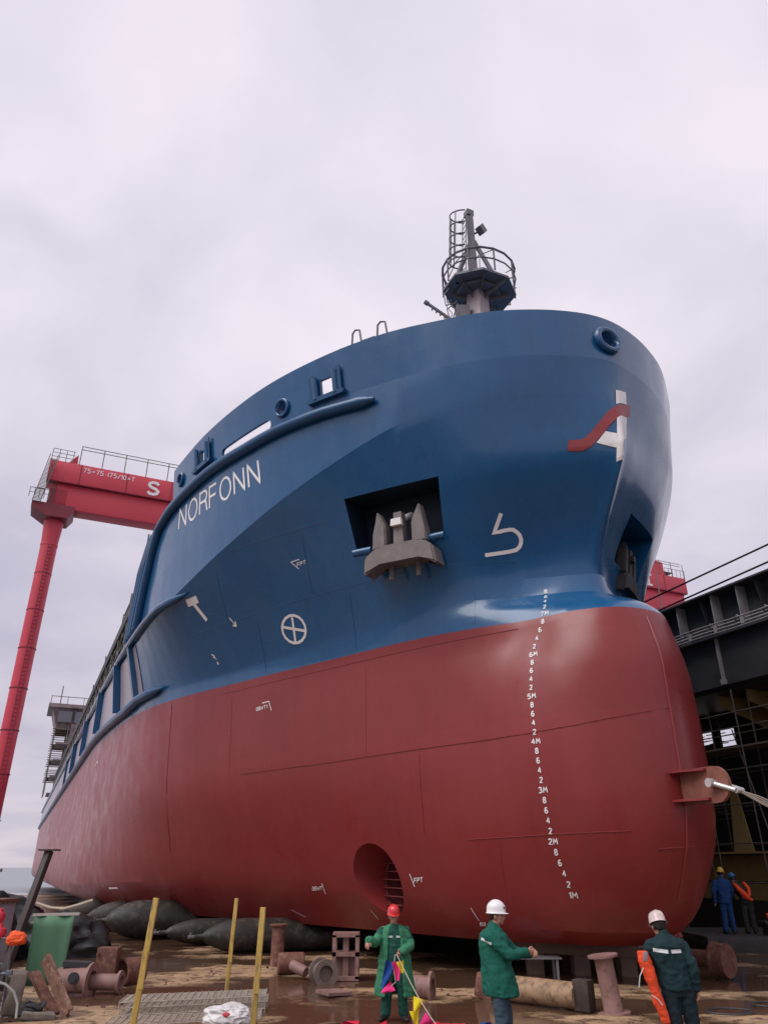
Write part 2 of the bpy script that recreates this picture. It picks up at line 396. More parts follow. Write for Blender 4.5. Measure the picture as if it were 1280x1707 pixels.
# bulwark: give it thickness, then cut fairleads and roller openings
sm=bul.modifiers.new('s','SOLIDIFY'); sm.thickness=.10; sm.offset=SOLOFF; remesh_obj(bul,None)
HOLES=[]
cuts=[]
def hole(q,z,kind,w,h):
    p,n=at_q(q,z,BB); M=frame_at(p,n); HOLES.append((M,kind,w,h))
    mb=MB(); T=M@Matrix.Translation((0,0,-1))
    if kind=='round': mb.prism([(w*math.cos(a*math.pi/12),h*math.sin(a*math.pi/12)) for a in range(24)],2,T)
    else:
        r=min(w,h)*.9 if kind=='slot' else .03
        pts=[]
        for cx,cy,a0 in ((w-r,h-r,0),(-w+r,h-r,90),(-w+r,-h+r,180),(w-r,-h+r,270)):
            for k in range(5): a=R(a0+k*22.5); pts.append((cx+r*math.cos(a),cy+r*math.sin(a)))
        mb.prism(pts,2,T)
    cuts.append(mb.build('cutter',[m_blueD],ship,smooth=0))
hole(-9.59,14.84,'round',.24,.24); hole(-7.9,14.92,'rect',.22,.26); hole(-13.67,15.02,'rect',.24,.26); hole(-15.35,14.98,'round',.22,.22)
hole(-11.35,14.55,'slot',1.35,.17); hole(-0.02,15.18,'round',.33,.30)
bpy.context.view_layer.update(); cut(bul,cuts,30)
for M,kind,w,h in HOLES:
    if kind=='round':
        mb=MB(); rr=.05 if w<.3 else .10
        mb.tube([M@Vector(((w+rr*.3)*math.cos(a*math.pi/16),(h+rr*.3)*math.sin(a*math.pi/16),.05)) for a in range(32)],rr,10,closed=True)
        mb.cyl(M@Vector((0,0,-.45)),M@Vector((0,0,.06)),w+.03,n=32,cap=False)
        mb.build('fairlead_ring',m_blue,ship)
    elif kind=='rect':
        o=None
        for sx in (-1,1):
            f=MB(); f.cyl(M@Vector((sx*(w+.14),-h-.1,.10)),M@Vector((sx*(w+.14),h+.1,.10)),.08,n=14)
            f.build('fairlead_roller',m_blue,ship)
            f=MB(); f.beam(M@Vector((sx*(w+.27),-h-.12,.08)),M@Vector((sx*(w+.27),h+.2,.08)),.04,.16)
            f.build('fairlead_cheek',m_blueD,ship)
        b=MB(); pts=[(-w-.42,-.05),(w+.42,-.05),(w+.46,.05),(w+.3,.09),(-w-.3,.09),(-w-.46,.05)]
        b.prism(pts,.17,M@Matrix.Translation((0,-h-.13,-.02))); b.build('fairlead_sill',m_blueD,ship)
# ================================================================ ship: fenders and strakes
def along(pts,off):
    out=[]
    for s,z in pts:
        p,n=side(s,z); out.append(p+Vector((n.x,n.y,0)).normalized()*off)
    return out
def dense(pts,k):
    o=[]
    for (a,b),(c,d) in zip(pts,pts[1:]):
        for i in range(k): o.append((a+(c-a)*i/k,b+(d-b)*i/k))
    return o+[pts[-1]]
mb=MB(); P=along(dense([(3.6,13.95),(5,14.08),(6.5,14.12),(8,14.12),(10,14.2),(12,14.16),(13.4,14.04),(14.6,13.8),(15.4,13.1),(16.2,11.8),(16.9,10.45)],4),.10)
mb.tube(P,.17,14,rads=[.07]+[.17]*(len(P)-1)); mb.build('fender_pipe',m_blueD,ship)
for ch in (0,1,2):
    mb=MB(); o=.75+ch*.62
    P=along(dense([(14.3+o*.7,13.7),(15.4+o,12.9),(16.2+o*.95,11.6),(16.9+o*.9,10.4)],4),.09)
    mb.tube(P,.19,12); mb.build('fender_pipe',m_blueD,ship)
mb=MB(); S=[(11.9,10.46),(12.7,10.42),(13.5,10.38),(14.4,10.34),(15.9,10.30),(17.6,10.27)]+[(s,10.28) for s in range(20,136,3)]
P=along(dense(S,2),.10); mb.tube(P,.13,10,rads=[.02,.08]+[.13]*(len(P)-2)); mb.build('rubbing_strake',m_blue,ship)
mb=MB(); S=[(15.7,8.10),(16.8,8.09),(18.2,8.07)]+[(s,7.9) for s in range(20,136,3)]
P=along(dense(S,2),.12); mb.tube(P,.17,10,rads=[.02,.10]+[.17]*(len(P)-2)); mb.build('rubbing_strake',m_blueD,ship)
posts=[18.6,21.8,28,37,47,58,72]
edges=[17.55]+posts+[120]
for a,b in zip(edges,edges[1:]):
    mb=MB(); n=max(2,int((b-a)/1.5)); rows=[]
    for z in (8.12,9.1,10.08): rows.append([side(a+.25+(b-a-.5)*i/n,z)[0]+Vector((-.02,0,0)) for i in range(n+1)])
    mb.grid(rows); o=mb.build('side_glare_sheet',m_glare,ship)  # thin sheet over the blue side, coloured as its grazing sky glare
for s in posts[:6]:
    mb=MB(); p,_=side(s,8.15); q,_=side(s,10.15); mb.beam(p+Vector((-.08,0,0)),q+Vector((-.08,0,0)),.42,.20); mb.build('side_post',m_blueD,ship)
# weld seams standing a little proud of the plating
def seam(pts,r=.012,m=None,name='weld_seam'):
    mb=MB(); P=[]
    for (q0,z0),(q1,z1) in zip(pts,pts[1:]):
        k=max(2,int(abs(q1-q0)/.3),int(abs(z1-z0)/.4))
        for i in range(k):
            p,n=at_q(q0+(q1-q0)*i/k,z0+(z1-z0)*i/k,HB)
            if p: P.append(p+n*r*.4)
    mb.tube(P,r,5); return mb.build(name,m or m_red,ship)
seam([(.38,5.35),(-.75,5.12),(-1.88,4.95),(-2.96,4.87),(-4.84,4.85),(-9,4.8),(-13,4.8)],.013)
seam([(-1.07,2.855),(-2.9,2.81),(-5,2.76)],.012); seam([(.36,2.6),(-.95,2.5)],.016)
seam([(-3.1,7.42),(-6,7.36),(-9,7.36),(-14,7.36)],.01)
seam([(-16.6,7.5),(-16.62,5),(-16.6,2.2)],.012)
for pl_ in ([(-3.1,9.35),(-6,9.35),(-9,9.35),(-12.5,9.35),(-15.2,9.35)],[(-8.4,11.1),(-10,11.1),(-12.4,11.1)]): seam(pl_,.006,m_blue)
for q,a,b in ((-4.2,7.7,9.3),(-7.9,7.7,9.3),(-11.6,7.7,9.3),(-9.2,9.4,11.1),(-12.9,9.4,10.8),(-5.9,2.9,4.85),(-13.2,4.9,7.3),(-7.6,4.9,7.3),(-3.9,1.4,2.8)): seam([(q,a+(b-a)*i/6) for i in range(7)],.006,m_blue if a>7.6 else m_red)
# stem bar on the bulb
mb=MB(); P=[]
for i in range(30):
    z=1.6+i*.2
    h=HB.ray_cast(Vector((0,-20,z)),Vector((0,1,0)))
    if h[0]: P.append(h[0]+Vector((0,-.005,0)))
mb.tube(P,.03,6); mb.build('stem_bar',m_red,ship)
# ================================================================ ship: writing and marks
FONT={'N':[[(0,0),(0,1),(.62,0),(.62,1)]],
'O':[[(.36+.36*math.cos(a*math.pi/10),.5+.5*math.sin(a*math.pi/10)) for a in range(21)]],
'R':[[(0,0),(0,1),(.38,1),(.52,.93),(.57,.78),(.52,.6),(.38,.52),(0,.52)],[(.38,.52),(.5,.42),(.54,.15),(.6,0)]],
'F':[[(0,0),(0,1),(.52,1)],[(0,.53),(.46,.53)]],'P':[[(0,0),(0,1),(.4,1),(.52,.88),(.52,.62),(.4,.5),(0,.5)]],
'T':[[(0,1),(.6,1)],[(.3,1),(.3,0)]],'D':[[(0,0),(0,1),(.3,1),(.5,.8),(.5,.2),(.3,0),(0,0)]],
'B':[[(0,0),(0,1),(.4,1),(.5,.88),(.5,.62),(.4,.53),(0,.53)],[(.4,.53),(.54,.4),(.54,.12),(.42,0),(0,0)]],
'W':[[(0,1),(.15,0),(.32,.7),(.5,0),(.65,1)]],'M':[[(0,0),(.02,1),(.3,.45),(.58,1),(.6,0)]],'I':[[(.1,0),(.5,0)],[(.3,0),(.3,1)],[(.1,1),(.5,1)]],
'S':[[(.55,.82),(.45,.97),(.25,1),(.08,.9),(.05,.72),(.15,.58),(.45,.45),(.56,.28),(.5,.1),(.32,0),(.12,.03),(.02,.18)]],
'0':[[(.25+.25*math.cos(a*math.pi/6),.5+.5*math.sin(a*math.pi/6)) for a in range(13)]],
'1':[[(.12,.8),(.28,1),(.28,0)]],'2':[[(0,.8),(.1,.97),(.3,1),(.47,.88),(.45,.62),(0,0),(.5,0)]],
'3':[[(0,.85),(.12,1),(.38,1),(.48,.8),(.4,.56),(.2,.53)],[(.4,.53),(.5,.3),(.42,.05),(.15,0),(0,.12)]],
'4':[[(.38,0),(.38,1),(0,.3),(.52,.3)]],'5':[[(.48,1),(.06,1),(.02,.55),(.25,.62),(.46,.5),(.48,.2),(.35,0),(.1,0),(0,.12)]],
'6':[[(.45,.9),(.3,1),(.12,.92),(.02,.6),(.02,.2),(.15,0),(.38,0),(.5,.2),(.45,.48),(.25,.56),(.04,.42)]],
'7':[[(0,1),(.5,1),(.2,0)]],'8':[[(.25,.53),(.06,.64),(.05,.88),(.2,1),(.35,1),(.46,.88),(.44,.64),(.25,.53),(.04,.4),(.02,.14),(.17,0),(.35,0),(.5,.14),(.47,.4),(.25,.53)]],
'+':[[(.05,.5),(.55,.5)],[(.3,.25),(.3,.75)]],'(':[[(.35,1),(.15,.7),(.15,.3),(.35,0)]],'/':[[(0,0),(.4,1)]],'x':[[(.1,.2),(.5,.7)],[(.1,.7),(.5,.2)]],' ':[]}
ADV={' ':.45,'(':.45,'/':.5,'O':.95,'N':.88,'1':.5,'M':.8,'W':.85}
def text_lines(s):
    x=0; out=[]
    for ch in s:
        for pl in FONT[ch]: out.append([(x+a,b) for a,b in pl])
        x+=ADV.get(ch,.78)
    return out,x-.16
def ribbon(mb,pts,w,surf,lift=.012,step=None):
    """a painted stroke of width w following pts; surf(u,v) gives point and normal"""
    step=step or max(w,.05); P=[]
    for (a,b),(c,d) in zip(pts,pts[1:]):
        k=max(1,int(math.hypot(c-a,d-b)/step))
        for i in range(k): P.append((a+(c-a)*i/k,b+(d-b)*i/k))
    P.append(pts[-1]); W=[surf(*p) for p in P]
    W=[x for x in W if x[0] is not None]
    if len(W)<2: return
    cl=(W[0][0]-W[-1][0]).length<w*.3; A=[];Bv=[];A2=[];B2=[]
    for i,(p,n) in enumerate(W):
        a=W[max(i-1,0)][0]; b=W[min(i+1,len(W)-1)][0]
        if cl and i in (0,len(W)-1): a=W[-2][0]; b=W[1][0]
        t=(b-a).normalized(); d0=(p-a).normalized() if (p-a).length>1e-6 else t
        sv=n.cross(t).normalized(); k=1/max(.6,d0.dot(t))
        A.append(mb.bm.verts.new(p+n*lift+sv*w/2*k)); Bv.append(mb.bm.verts.new(p+n*lift-sv*w/2*k))
    for i in range(len(W)-1): mb.bm.faces.new((A[i],A[i+1],Bv[i+1],Bv[i]))
def quad_text(mb,s,q,w,surf):
    """q = BL,BR,TR,TL corners in surface coordinates"""
    ls,tot=text_lines(s)
    for pl in ls:
        o=[]
        for a,b in pl:
            u=a/tot; v=b
            o.append(tuple((1-v)*((1-u)*q[0][c]+u*q[1][c])+v*((1-u)*q[3][c]+u*q[2][c]) for c in (0,1)))
        ribbon(mb,o,w,surf)
sf=lambda q,z: at_q(q,z)
def mark(name,fn,m=None,label=None):
    mb=MB(); fn(mb); o=mb.build(name,m or m_white,ship,smooth=0,recalc=False)
    if label: o['label']=label
    return o
def strip(mb,L,Rr,surf,nu=8,nv=3):
    def res(pl,n):
        d=[0]
        for a,b in zip(pl,pl[1:]): d.append(d[-1]+math.hypot(b[0]-a[0],b[1]-a[1]))
        o=[]
        for i in range(n+1):
            t=d[-1]*i/n; k=0
            while k<len(d)-2 and t>d[k+1]: k+=1
            f=(t-d[k])/max(1e-9,d[k+1]-d[k]); o.append((pl[k][0]+(pl[k+1][0]-pl[k][0])*f,pl[k][1]+(pl[k+1][1]-pl[k][1])*f))
        return o
    A,B=res(L,nu),res(Rr,nu); rows=[]
    for j in range(nv+1):
        r=[]
        for a,b in zip(A,B):
            p,n=surf(a[0]+(b[0]-a[0])*j/nv,a[1]+(b[1]-a[1])*j/nv); r.append(p+n*.018)
        rows.append(r)
    mb.grid(rows)
mark('name_lettering',lambda mb: quad_text(mb,'NORFONN',[(-15.275,13.035),(-10.490,12.790),(-10.609,13.550),(-15.295,13.805)],.085,sf))
def lg(mb):
    strip(mb,[(-0.008,13.618),(-0.054,13.126)],[(0.235,13.743),(0.199,13.343)],sf,8,8)
    strip(mb,[(-0.080,12.672),(-0.136,12.174),(-0.257,11.488)],[(0.150,12.931),(0.068,12.363),(-0.097,11.533)],sf,16,8)
    strip(mb,[(-0.401,12.319),(-0.667,11.997)],[(-0.138,12.231),(-0.185,11.836)],sf,6,6)
mark('bow_emblem',lg,label='white stripe of the bow emblem')
m_swoosh=mat('red_swoosh',(.30,.045,.05),rough=.45)
mark('bow_emblem',lambda mb: strip(mb,[(-1.331,12.109),(-0.990,12.115),(-0.781,12.275),(-0.559,12.541),(-0.336,12.816),(-0.071,13.056),(0.280,13.407)],[(-1.392,11.826),(-1.033,11.806),(-0.780,11.925),(-0.509,12.209),(-0.286,12.479),(-0.071,12.672),(0.231,13.031)],sf,28,6),m_swoosh,'red swoosh of the bow emblem')
mark('bulb_symbol',lambda mb: ribbon(mb,[(-3.263,10.477),(-3.519,10.048),(-3.387,10.063),(-3.241,10.090),(-3.115,10.104),(-3.041,10.098),(-2.962,10.042),(-2.905,9.977),(-2.883,9.888),(-2.899,9.792),(-2.956,9.691),(-3.043,9.624),(-3.176,9.596),(-3.327,9.575),(-3.591,9.547),(-3.832,9.525)],.10,sf))
cq=[(-9.693,8.534),(-9.763,8.409),(-9.890,8.321),(-10.058,8.285),(-10.242,8.307),(-10.414,8.384),(-10.544,8.503),(-10.611,8.647),(-10.604,8.792),(-10.526,8.916),(-10.391,9.000),(-10.220,9.034),(-10.040,9.011),(-9.878,8.935),(-9.756,8.819),(-9.691,8.678),(-9.693,8.534)]
def th(mb):
    ribbon(mb,cq,.085,sf); ribbon(mb,[(-10.128,8.973),(-10.171,8.335)],.085,sf); ribbon(mb,[(-10.567,8.794),(-9.726,8.540)],.085,sf)
mark('thruster_symbol',th)
def tm(mb):
    ribbon(mb,[(-14.638,10.235),(-14.065,10.247)],.26,sf); ribbon(mb,[(-14.337,10.201),(-13.876,9.605)],.15,sf)
mark('tug_mark',tm)
mark('arrow_mark',lambda mb: (ribbon(mb,[(-12.788,9.471),(-12.584,9.224)],.045,sf),ribbon(mb,[(-12.701,9.232),(-12.564,9.204),(-12.552,9.324)],.06,sf)))
mark('small_mark',lambda mb: ribbon(mb,[(-14.038,8.642),(-13.939,8.595),(-13.899,8.535),(-13.992,8.547)],.05,sf))
mark('small_mark',lambda mb: ribbon(mb,[(-13.873,8.498),(-13.853,8.458)],.04,sf))
mark('small_mark',lambda mb: ribbon(mb,[(-13.839,8.390),(-13.794,8.306)],.06,sf))
def fp(mb):
    ribbon(mb,[(-9.433,10.354),(-9.758,10.345),(-9.518,10.122)],.03,sf); quad_text(mb,'FPT',[(-9.559,10.185),(-9.235,10.204),(-9.218,10.286),(-9.538,10.280)],.022,sf)
mark('tank_mark',fp)
def db(mb):
    ribbon(mb,[(-11.731,6.790),(-11.426,6.801),(-11.302,6.507)],.028,sf); quad_text(mb,'DBWT1',[(-11.980,6.595),(-11.487,6.610),(-11.491,6.705),(-11.984,6.687)],.022,sf)
mark('tank_mark',db)
def f2(mb):
    ribbon(mb,[(-6.462,2.056),(-6.359,1.776)],.03,sf); quad_text(mb,'FPT',[(-6.355,1.864),(-6.092,1.885),(-6.075,1.981),(-6.336,1.961)],.024,sf)
mark('tank_mark',f2)
def d2(mb):
    ribbon(mb,[(-9.583,1.804),(-9.523,1.540)],.026,sf); quad_text(mb,'DBWT',[(-10.008,1.621),(-9.632,1.643),(-9.603,1.724),(-9.973,1.708)],.02,sf)
mark('tank_mark',d2)
for pl_ in ([(-11.204,1.085),(-10.685,.90)],[(-8.021,1.210),(-7.847,0.986)],[(-4.849,1.379),(-4.698,1.116)]): mark('frame_mark',lambda mb: ribbon(mb,pl_,.02,sf))
mark('frame_mark',lambda mb: quad_text(mb,'150',[(-4.725,1.009),(-4.551,1.020),(-4.532,1.092),(-4.701,1.081)],.016,sf))
mark('small_mark',lambda mb: ribbon(mb,[(-21.900,1.450),(-20.931,1.478)],.07,sf))
mark('small_mark',lambda mb: ribbon(mb,[(-26.000,6.550),(-25.600,6.700),(-25.300,6.600)],.05,sf))
# draught figures every 20 cm
dq=pchip([1.0,1.679,2.676,3.689,4.704,5.73,6.787,7.765,8.89],[-2.26,-2.384,-2.642,-2.739,-2.796,-2.819,-2.715,-2.397,-2.45])
for k in range(35):
    hm=1+k*.2; whole=abs(hm-round(hm))<.01; z=hm+.68
    st=(str(int(round(hm)))+'M') if whole else str(int(round((hm%1)*10)))
    q0=dq(z); wd=.19 if whole else .075
    mark('draught_figure',lambda mb: quad_text(mb,st,[(q0-wd/2,z-.05),(q0+wd/2,z-.05),(q0+wd/2,z+.055),(q0-wd/2,z+.055)],.024,sf))
# ================================================================ anchors
m_anchor=mat('grey_anchor_paint',(.19,.165,.155),rough=.5,var=.2,vscale=4,bump=.03,bscale=9)
def anchor(k):
    B=PKS[k]; mA=m_anchor if k==0 else m_black; mR=m_blue if k==0 else m_black
    T=B@(Matrix.Translation((.14,-.82,-.10)) if k==0 else Matrix.Translation((.10,-.85,-.25)))@Matrix.Rotation(R(-4),4,'X')@Matrix.Diagonal((.95,.94,1,1))
    cr=MB(); cr.prism([(-1.12,-.98),(-1.08,-.45),(-.78,-.24),(-.5,-.2),(.5,-.2),(.78,-.24),(1.02,-.42),(1.12,-.98),(.62,-.66),(-.6,-.66)],.62,T@Matrix.Translation((0,0,-.2)))
    bmesh.ops.bevel(cr.bm,geom=cr.bm.edges[:],offset=.05,segments=2,affect='EDGES'); root=cr.build('anchor',mA,ship)
    for sx in (-1,1):
        f=MB(); f.prism([(sx*.86,-.26),(sx*.80,.2),(sx*.66,.92),(sx*.40,.42),(sx*.40,-.22)],.36,T); bmesh.ops.bevel(f.bm,geom=f.bm.edges[:],offset=.04,segments=2,affect='EDGES'); f.build('fluke',mA,root)
        f=MB(); f.box(T@Vector((sx*.42,-.86,.05)),(.09,.09,.5)); f.build('crown_lug',mA,root)
    s=MB(); s.prism([(-.16,-.3),(.16,-.3),(.12,.75),(-.12,.75)],.26,T@Matrix.Translation((0,0,.1))); s.build('shank',mA,root)
    s=MB(); s.prism([(-.17,.32),(.17,.32),(.15,.52),(-.15,.52)],.12,T@Matrix.Translation((0,0,.36))); s.cyl(T@Vector((0,.6,.1)),T@Vector((0,.95,-.5)),.09); s.build('shackle',m_white if k==0 else m_black,root)
    if k==0:
        for sx in (-1,1):
            r=MB(); r.cyl(B@Vector((sx*.80,-.93,.02)),B@Vector((sx*1.36,-.93,.02)),.11,n=14); r.build('anchor_roller',mR,ship)
m_black=mat('black_steel',(.035,.035,.04),rough=.6,var=.3,vscale=2)
for k in (0,1): anchor(k)
# thruster grate
for i in range(6):
    z=1.86-.52+.19*i; w=math.sqrt(.7**2-(z-1.86)**2)
    mb=MB(); mb.beam((-3.25,6.94-w,z),(-3.25,6.94+w,z),.08,.022); mb.build('thruster_grate_bar',m_redin,ship)
# ================================================================ towing lug on the bulb
m_lug=mat('rusty_lug',(.22,.08,.055),rough=.7,var=.25,vscale=6)
mb=MB(); pts=[(.25,-.34)]+[(-.62+.34*math.cos(a),.34*math.sin(a)) for a in [R(270-15*k) for k in range(13)]]+[(.25,.34)]
ML=Matrix(((0,0,1,-.04),(1,0,0,-.32),(0,1,0,3.66),(0,0,0,1)))
mb.prism(pts,.08,ML); lug=mb.build('towing_lug',m_lug,ship)
for z in (3.93,3.38):
    mb=MB(); mb.prism([(-.30,.35),(-.30,-.05),(-.12,-.52),(.12,-.52),(.30,-.05),(.30,.35)],.045,Matrix.Translation((0,-.28,z))); mb.build('bracket',m_red,lug)
m_galv=mat('galvanised_shackle',(.62,.60,.58),rough=.35,metal=.6,var=.1,vscale=6)
mb=MB(); mb.lathe([(0,-.22),(.085,-.22),(.085,-.12),(.06,-.12),(.06,.2),(.085,.2),(.085,.25),(0,.25)],(0,-.95,3.68),(1,0,0),16)
A_=Vector((0,-.95,3.68)); D_=Vector((.10,-.42,-.16))
for sx in (-.14,.14): mb.cyl(A_+Vector((sx,0,0)),A_+D_+Vector((sx*.6,0,0)),.05,n=12)
mb.cyl(A_+D_+Vector((-.09,0,0)),A_+D_+Vector((.09,0,0)),.055)
sh=tag(mb.build('tow_shackle',m_galv),'white galvanised shackle pinned through the round lug on the bulbous bow','shackle')
sh.matrix_world=ship.matrix_world
SHM=ship.matrix_world.copy()
m_wire=mat('steel_wire',(.22,.18,.15),rough=.55,metal=.3)
EL=['upper steel tow wire running from the shackle out of frame','second tow wire from the top, from the shackle to the right edge','middle tow wire of the bundle leading from the shackle','fourth tow wire down of the bundle from the shackle','lowest tow wire, hanging slackest, with clamps on it']
for k in range(5):
    a=SHM@(A_+D_); b=Vector((10.2+.1*k,12.2-.1*k,1.75-.17*k)); P=[]
    for i in range(15):
        t=i/14; p=a.lerp(b,t); p.z-=(.04+.05*k)*4*t*(1-t)*1.2; p.z+=.02*math.sin(i*2+k); P.append(p)
    mb=MB(); mb.tube(P,.016,6); o=tag(mb.build('tow_wire',m_wire),EL[k],'wire','tow wires from the bow lug')
    if k==4:
        for i in (4,5,6): c=MB(); c.cyl(P[i],P[i]+Vector((0,0,-.12)),.025); c.build('clamp',m_galv,o)
# ================================================================ foremast (ship axes; centreline, s = 6.2)
U=Vector((.912,-.411,0)); Fv=Vector((-.411,-.912,0)); MO=Vector((0,6.2,0))
def mp_(u,z,f=0): return MO+U*u+Fv*f+Vector((0,0,z))
m_plat=mat('blue_grey_platform',(.15,.15,.165),rough=.5,var=.15,vscale=2)
m_mastlow=mat('pale_mast_paint',(.42,.36,.38),rough=.5,var=.08,vscale=2)
mb=MB(); mb.box((0,6.2,17.8),(.62,.62,8.4),rot=(0,0,R(20)),bev=.04); mast=mb.build('foremast',m_mastlow,ship)
oct_=[(1.45*math.cos(R(22.5+45*k)),1.25*math.sin(R(22.5+45*k))) for k in range(8)]
mb=MB(); T=Matrix.Translation(MO+Vector((.12,0,22.0)))
mb.prism(oct_,.10,T); mb.build('platform',m_plat,mast)
mb=MB()
for k in range(4):
    a=R(45*k+22.5); d=Vector((math.cos(a),math.sin(a),0))
    for sg in (1,-1):
        v=[MO+d*sg*.3+Vector((.0,0,21.99)),MO+d*sg*1.15+Vector((.12,0,21.99)),MO+d*sg*1.15+Vector((.12,0,21.85)),MO+d*sg*.3+Vector((0,0,21.5))]
        f=mb.bm.faces.new([mb.bm.verts.new(x) for x in v])
mb.prism([(x*.62,y*.62) for x,y in oct_],.12,Matrix.Translation(MO+Vector((.06,0,21.84))))
mb.build('platform_gusset',m_plat,mast)
mb=MB(); mb.beam(mp_(-.05,22,0),mp_(-.1,26.0,0),.26,.24); mb.box(mp_(-.12,26.1),(.3,.3,.28)); mb.build('upper_post',m_steel,mast)
for u in (-.95,.95):
    mb=MB(); mb.cyl(mp_(u,22.05,.1),mp_(-.05+u*.08,24.6,0),.09); mb.build('mast_brace',m_steel,mast)
mb=MB(); mb.box(mp_(.32,25.15,.1),(.34,.26,.34),rot=(0,R(35),R(20))); mb.cyl(mp_(0,25,0),mp_(.3,25.1,.1),.04); mb.build('floodlight',m_steel,mast)
mb=MB()
ring=[Vector((1.46*math.cos(a)*.98+.12,1.3*math.sin(a),0))+MO for a in [R(25+i*20) for i in range(17)]]
for zz,r in ((23.05,.045),(22.55,.032)): mb.tube([p+Vector((0,0,zz)) for p in ring],r,6)
for p in ring[::2]: mb.cyl(p+Vector((0,0,22.0)),p+Vector((0,0,23.05)),.034,n=6)
mb.tube([ring[0]+Vector((0,0,23.05)),ring[0]+U*.35+Vector((0,0,22.9)),ring[0]+U*.4+Vector((0,0,22.35)),ring[0]+Vector((0,0,22.3))],.028,6)
mb.tube([ring[-1]+Vector((0,0,23.05)),ring[-1]-U*.3+Vector((0,0,22.95)),ring[-1]-U*.3+Vector((0,0,22.3)),ring[-1]+Vector((0,0,22.25))],.028,6)
random.seed(4)
for k in range(7):
    p=ring[(k*5)%17]; q=ring[(k*5+2)%17]; mb.tube([p+Vector((0,0,22.1)),p.lerp(q,.4)+Vector((0,0,22.5+.1*(k%3))),q+Vector((0,0,23.0))],.02,5)
mb.build('railing',m_steel,mast)
mb=MB()   # ladder and safety cage on the left of the post
for sx in (-.17,.17): mb.cyl(mp_(-.5+sx*.3,22,.1+sx),mp_(-.32+sx*.3,25.9,.1+sx),.022,n=6)
for i in range(14):
    z=22.2+i*.28; u=-.5+.18*(z-22)/3.9; mb.cyl(mp_(u-.05,z,-.07),mp_(u+.05,z,.27),.014,n=5)
hoops=[]
for i in range(5):
    z=23.4+i*.62; c=-.5+.18*(z-22)/3.9
    h=[mp_(c-.62*math.sin(R(a))*.95,z,.1+.34*math.cos(R(a))) for a in range(0,181,20)]; hoops.append(h); mb.tube(h,.03,6)
for k in (2,4,6,7): mb.tube([h[k] for h in hoops],.026,5)
mb.build('ladder_cage',m_steel,mast)
mb=MB(); T=Matrix.Translation(mp_(-.85,20.3,.1)); mb.box(mp_(-.75,20.3,.1),(1.1,.8,.10),rot=(0,0,R(-24))); mb.box(mp_(-.62,20.75,.1),(.5,.5,.7),rot=(0,0,R(-24)))
mb.box(mp_(-.9,20.05,.1),(.7,.5,.35),rot=(0,0,R(-24)))
mb.cyl(mp_(-.55,18.6,.1),mp_(-.55,20.2,.1),.03,n=6); mb.cyl(mp_(-.3,18.6,.1),mp_(-.3,20.2,.1),.03,n=6); mb.build('lower_platform',m_steel,mast)
mb=MB(); mb.cyl(mp_(-1.0,20.55,.1),mp_(-1.95,21.4,.1),.06); mb.cyl(mp_(-1.9,21.35,.1),mp_(-2.0,21.45,.1),.09)
for i in range(4): mb.cyl(mp_(-1.3-.15*i,20.82+.13*i,.1),mp_(-1.3-.15*i,20.66+.13*i,.1),.03)
mb.build('radar_arm',m_steel,mast)
mb=MB()
lr=[mp_(-1.05,22.0,.3),mp_(-1.3,21.6,.3),mp_(-1.25,21.1,.3),mp_(-.9,21.2,.3)]
mb.tube(lr,.025,6); mb.tube([mp_(-1.1,20.5,.2),mp_(-1.2,21.0,.2),mp_(-.8,21.4,.2)],.022,6); mb.tube([mp_(-1.0,20.5,.3),mp_(-.8,21.2,.3)],.022,6); mb.tube([mp_(-.7,20.6,.3),mp_(-1.15,21.3,.3)],.022,6)
mb.tube([mp_(-1.12,20.4,.3)]+[mp_(-1.12+.1*math.sin(k),20.5+.12*k,.3) for k in range(8)],.016,5)
mb.build('lower_ladder',m_steel,mast)
mb=MB(); mb.cyl(mp_(-.8,22.0,.5),mp_(-.8,22.3,.5),.06,n=8); mb.cyl(mp_(.05,22,.6),mp_(.1,23.2,.5),.02,n=6); mb.build('lamp_housing',m_steel,mast)
# hand hoops on the bulwark
for q,dw in ((-7.02,.12),(-6.15,.12)):
    p,n=at_q(q,15.6,BB); t=Vector((0,0,1)).cross(n).normalized(); p=Vector((p.x,p.y,15.82))-n*.3
    mb=MB(); mb.tube([p-t*.16,p-t*.14+Vector((0,0,.75)),p-t*.05+Vector((0,0,.85)),p+t*.1+Vector((0,0,.8)),p+t*.22+Vector((0,0,0))],.03,6); mb.build('hand_hoop',m_steel,ship)
p,n=at_q(-6.65,15.6,BB); t=Vector((0,0,1)).cross(n).normalized(); p=Vector((p.x,p.y,15.82))-n*.3
mb=MB(); mb.tube([p-t*.3,p-t*.28+Vector((0,0,.22)),p-t*.15+Vector((0,0,.35)),p+t*.25+Vector((0,0,.36)),p+t*.33+Vector((0,0,.2))],.03,6); mb.build('hand_hoop',m_steel,ship)
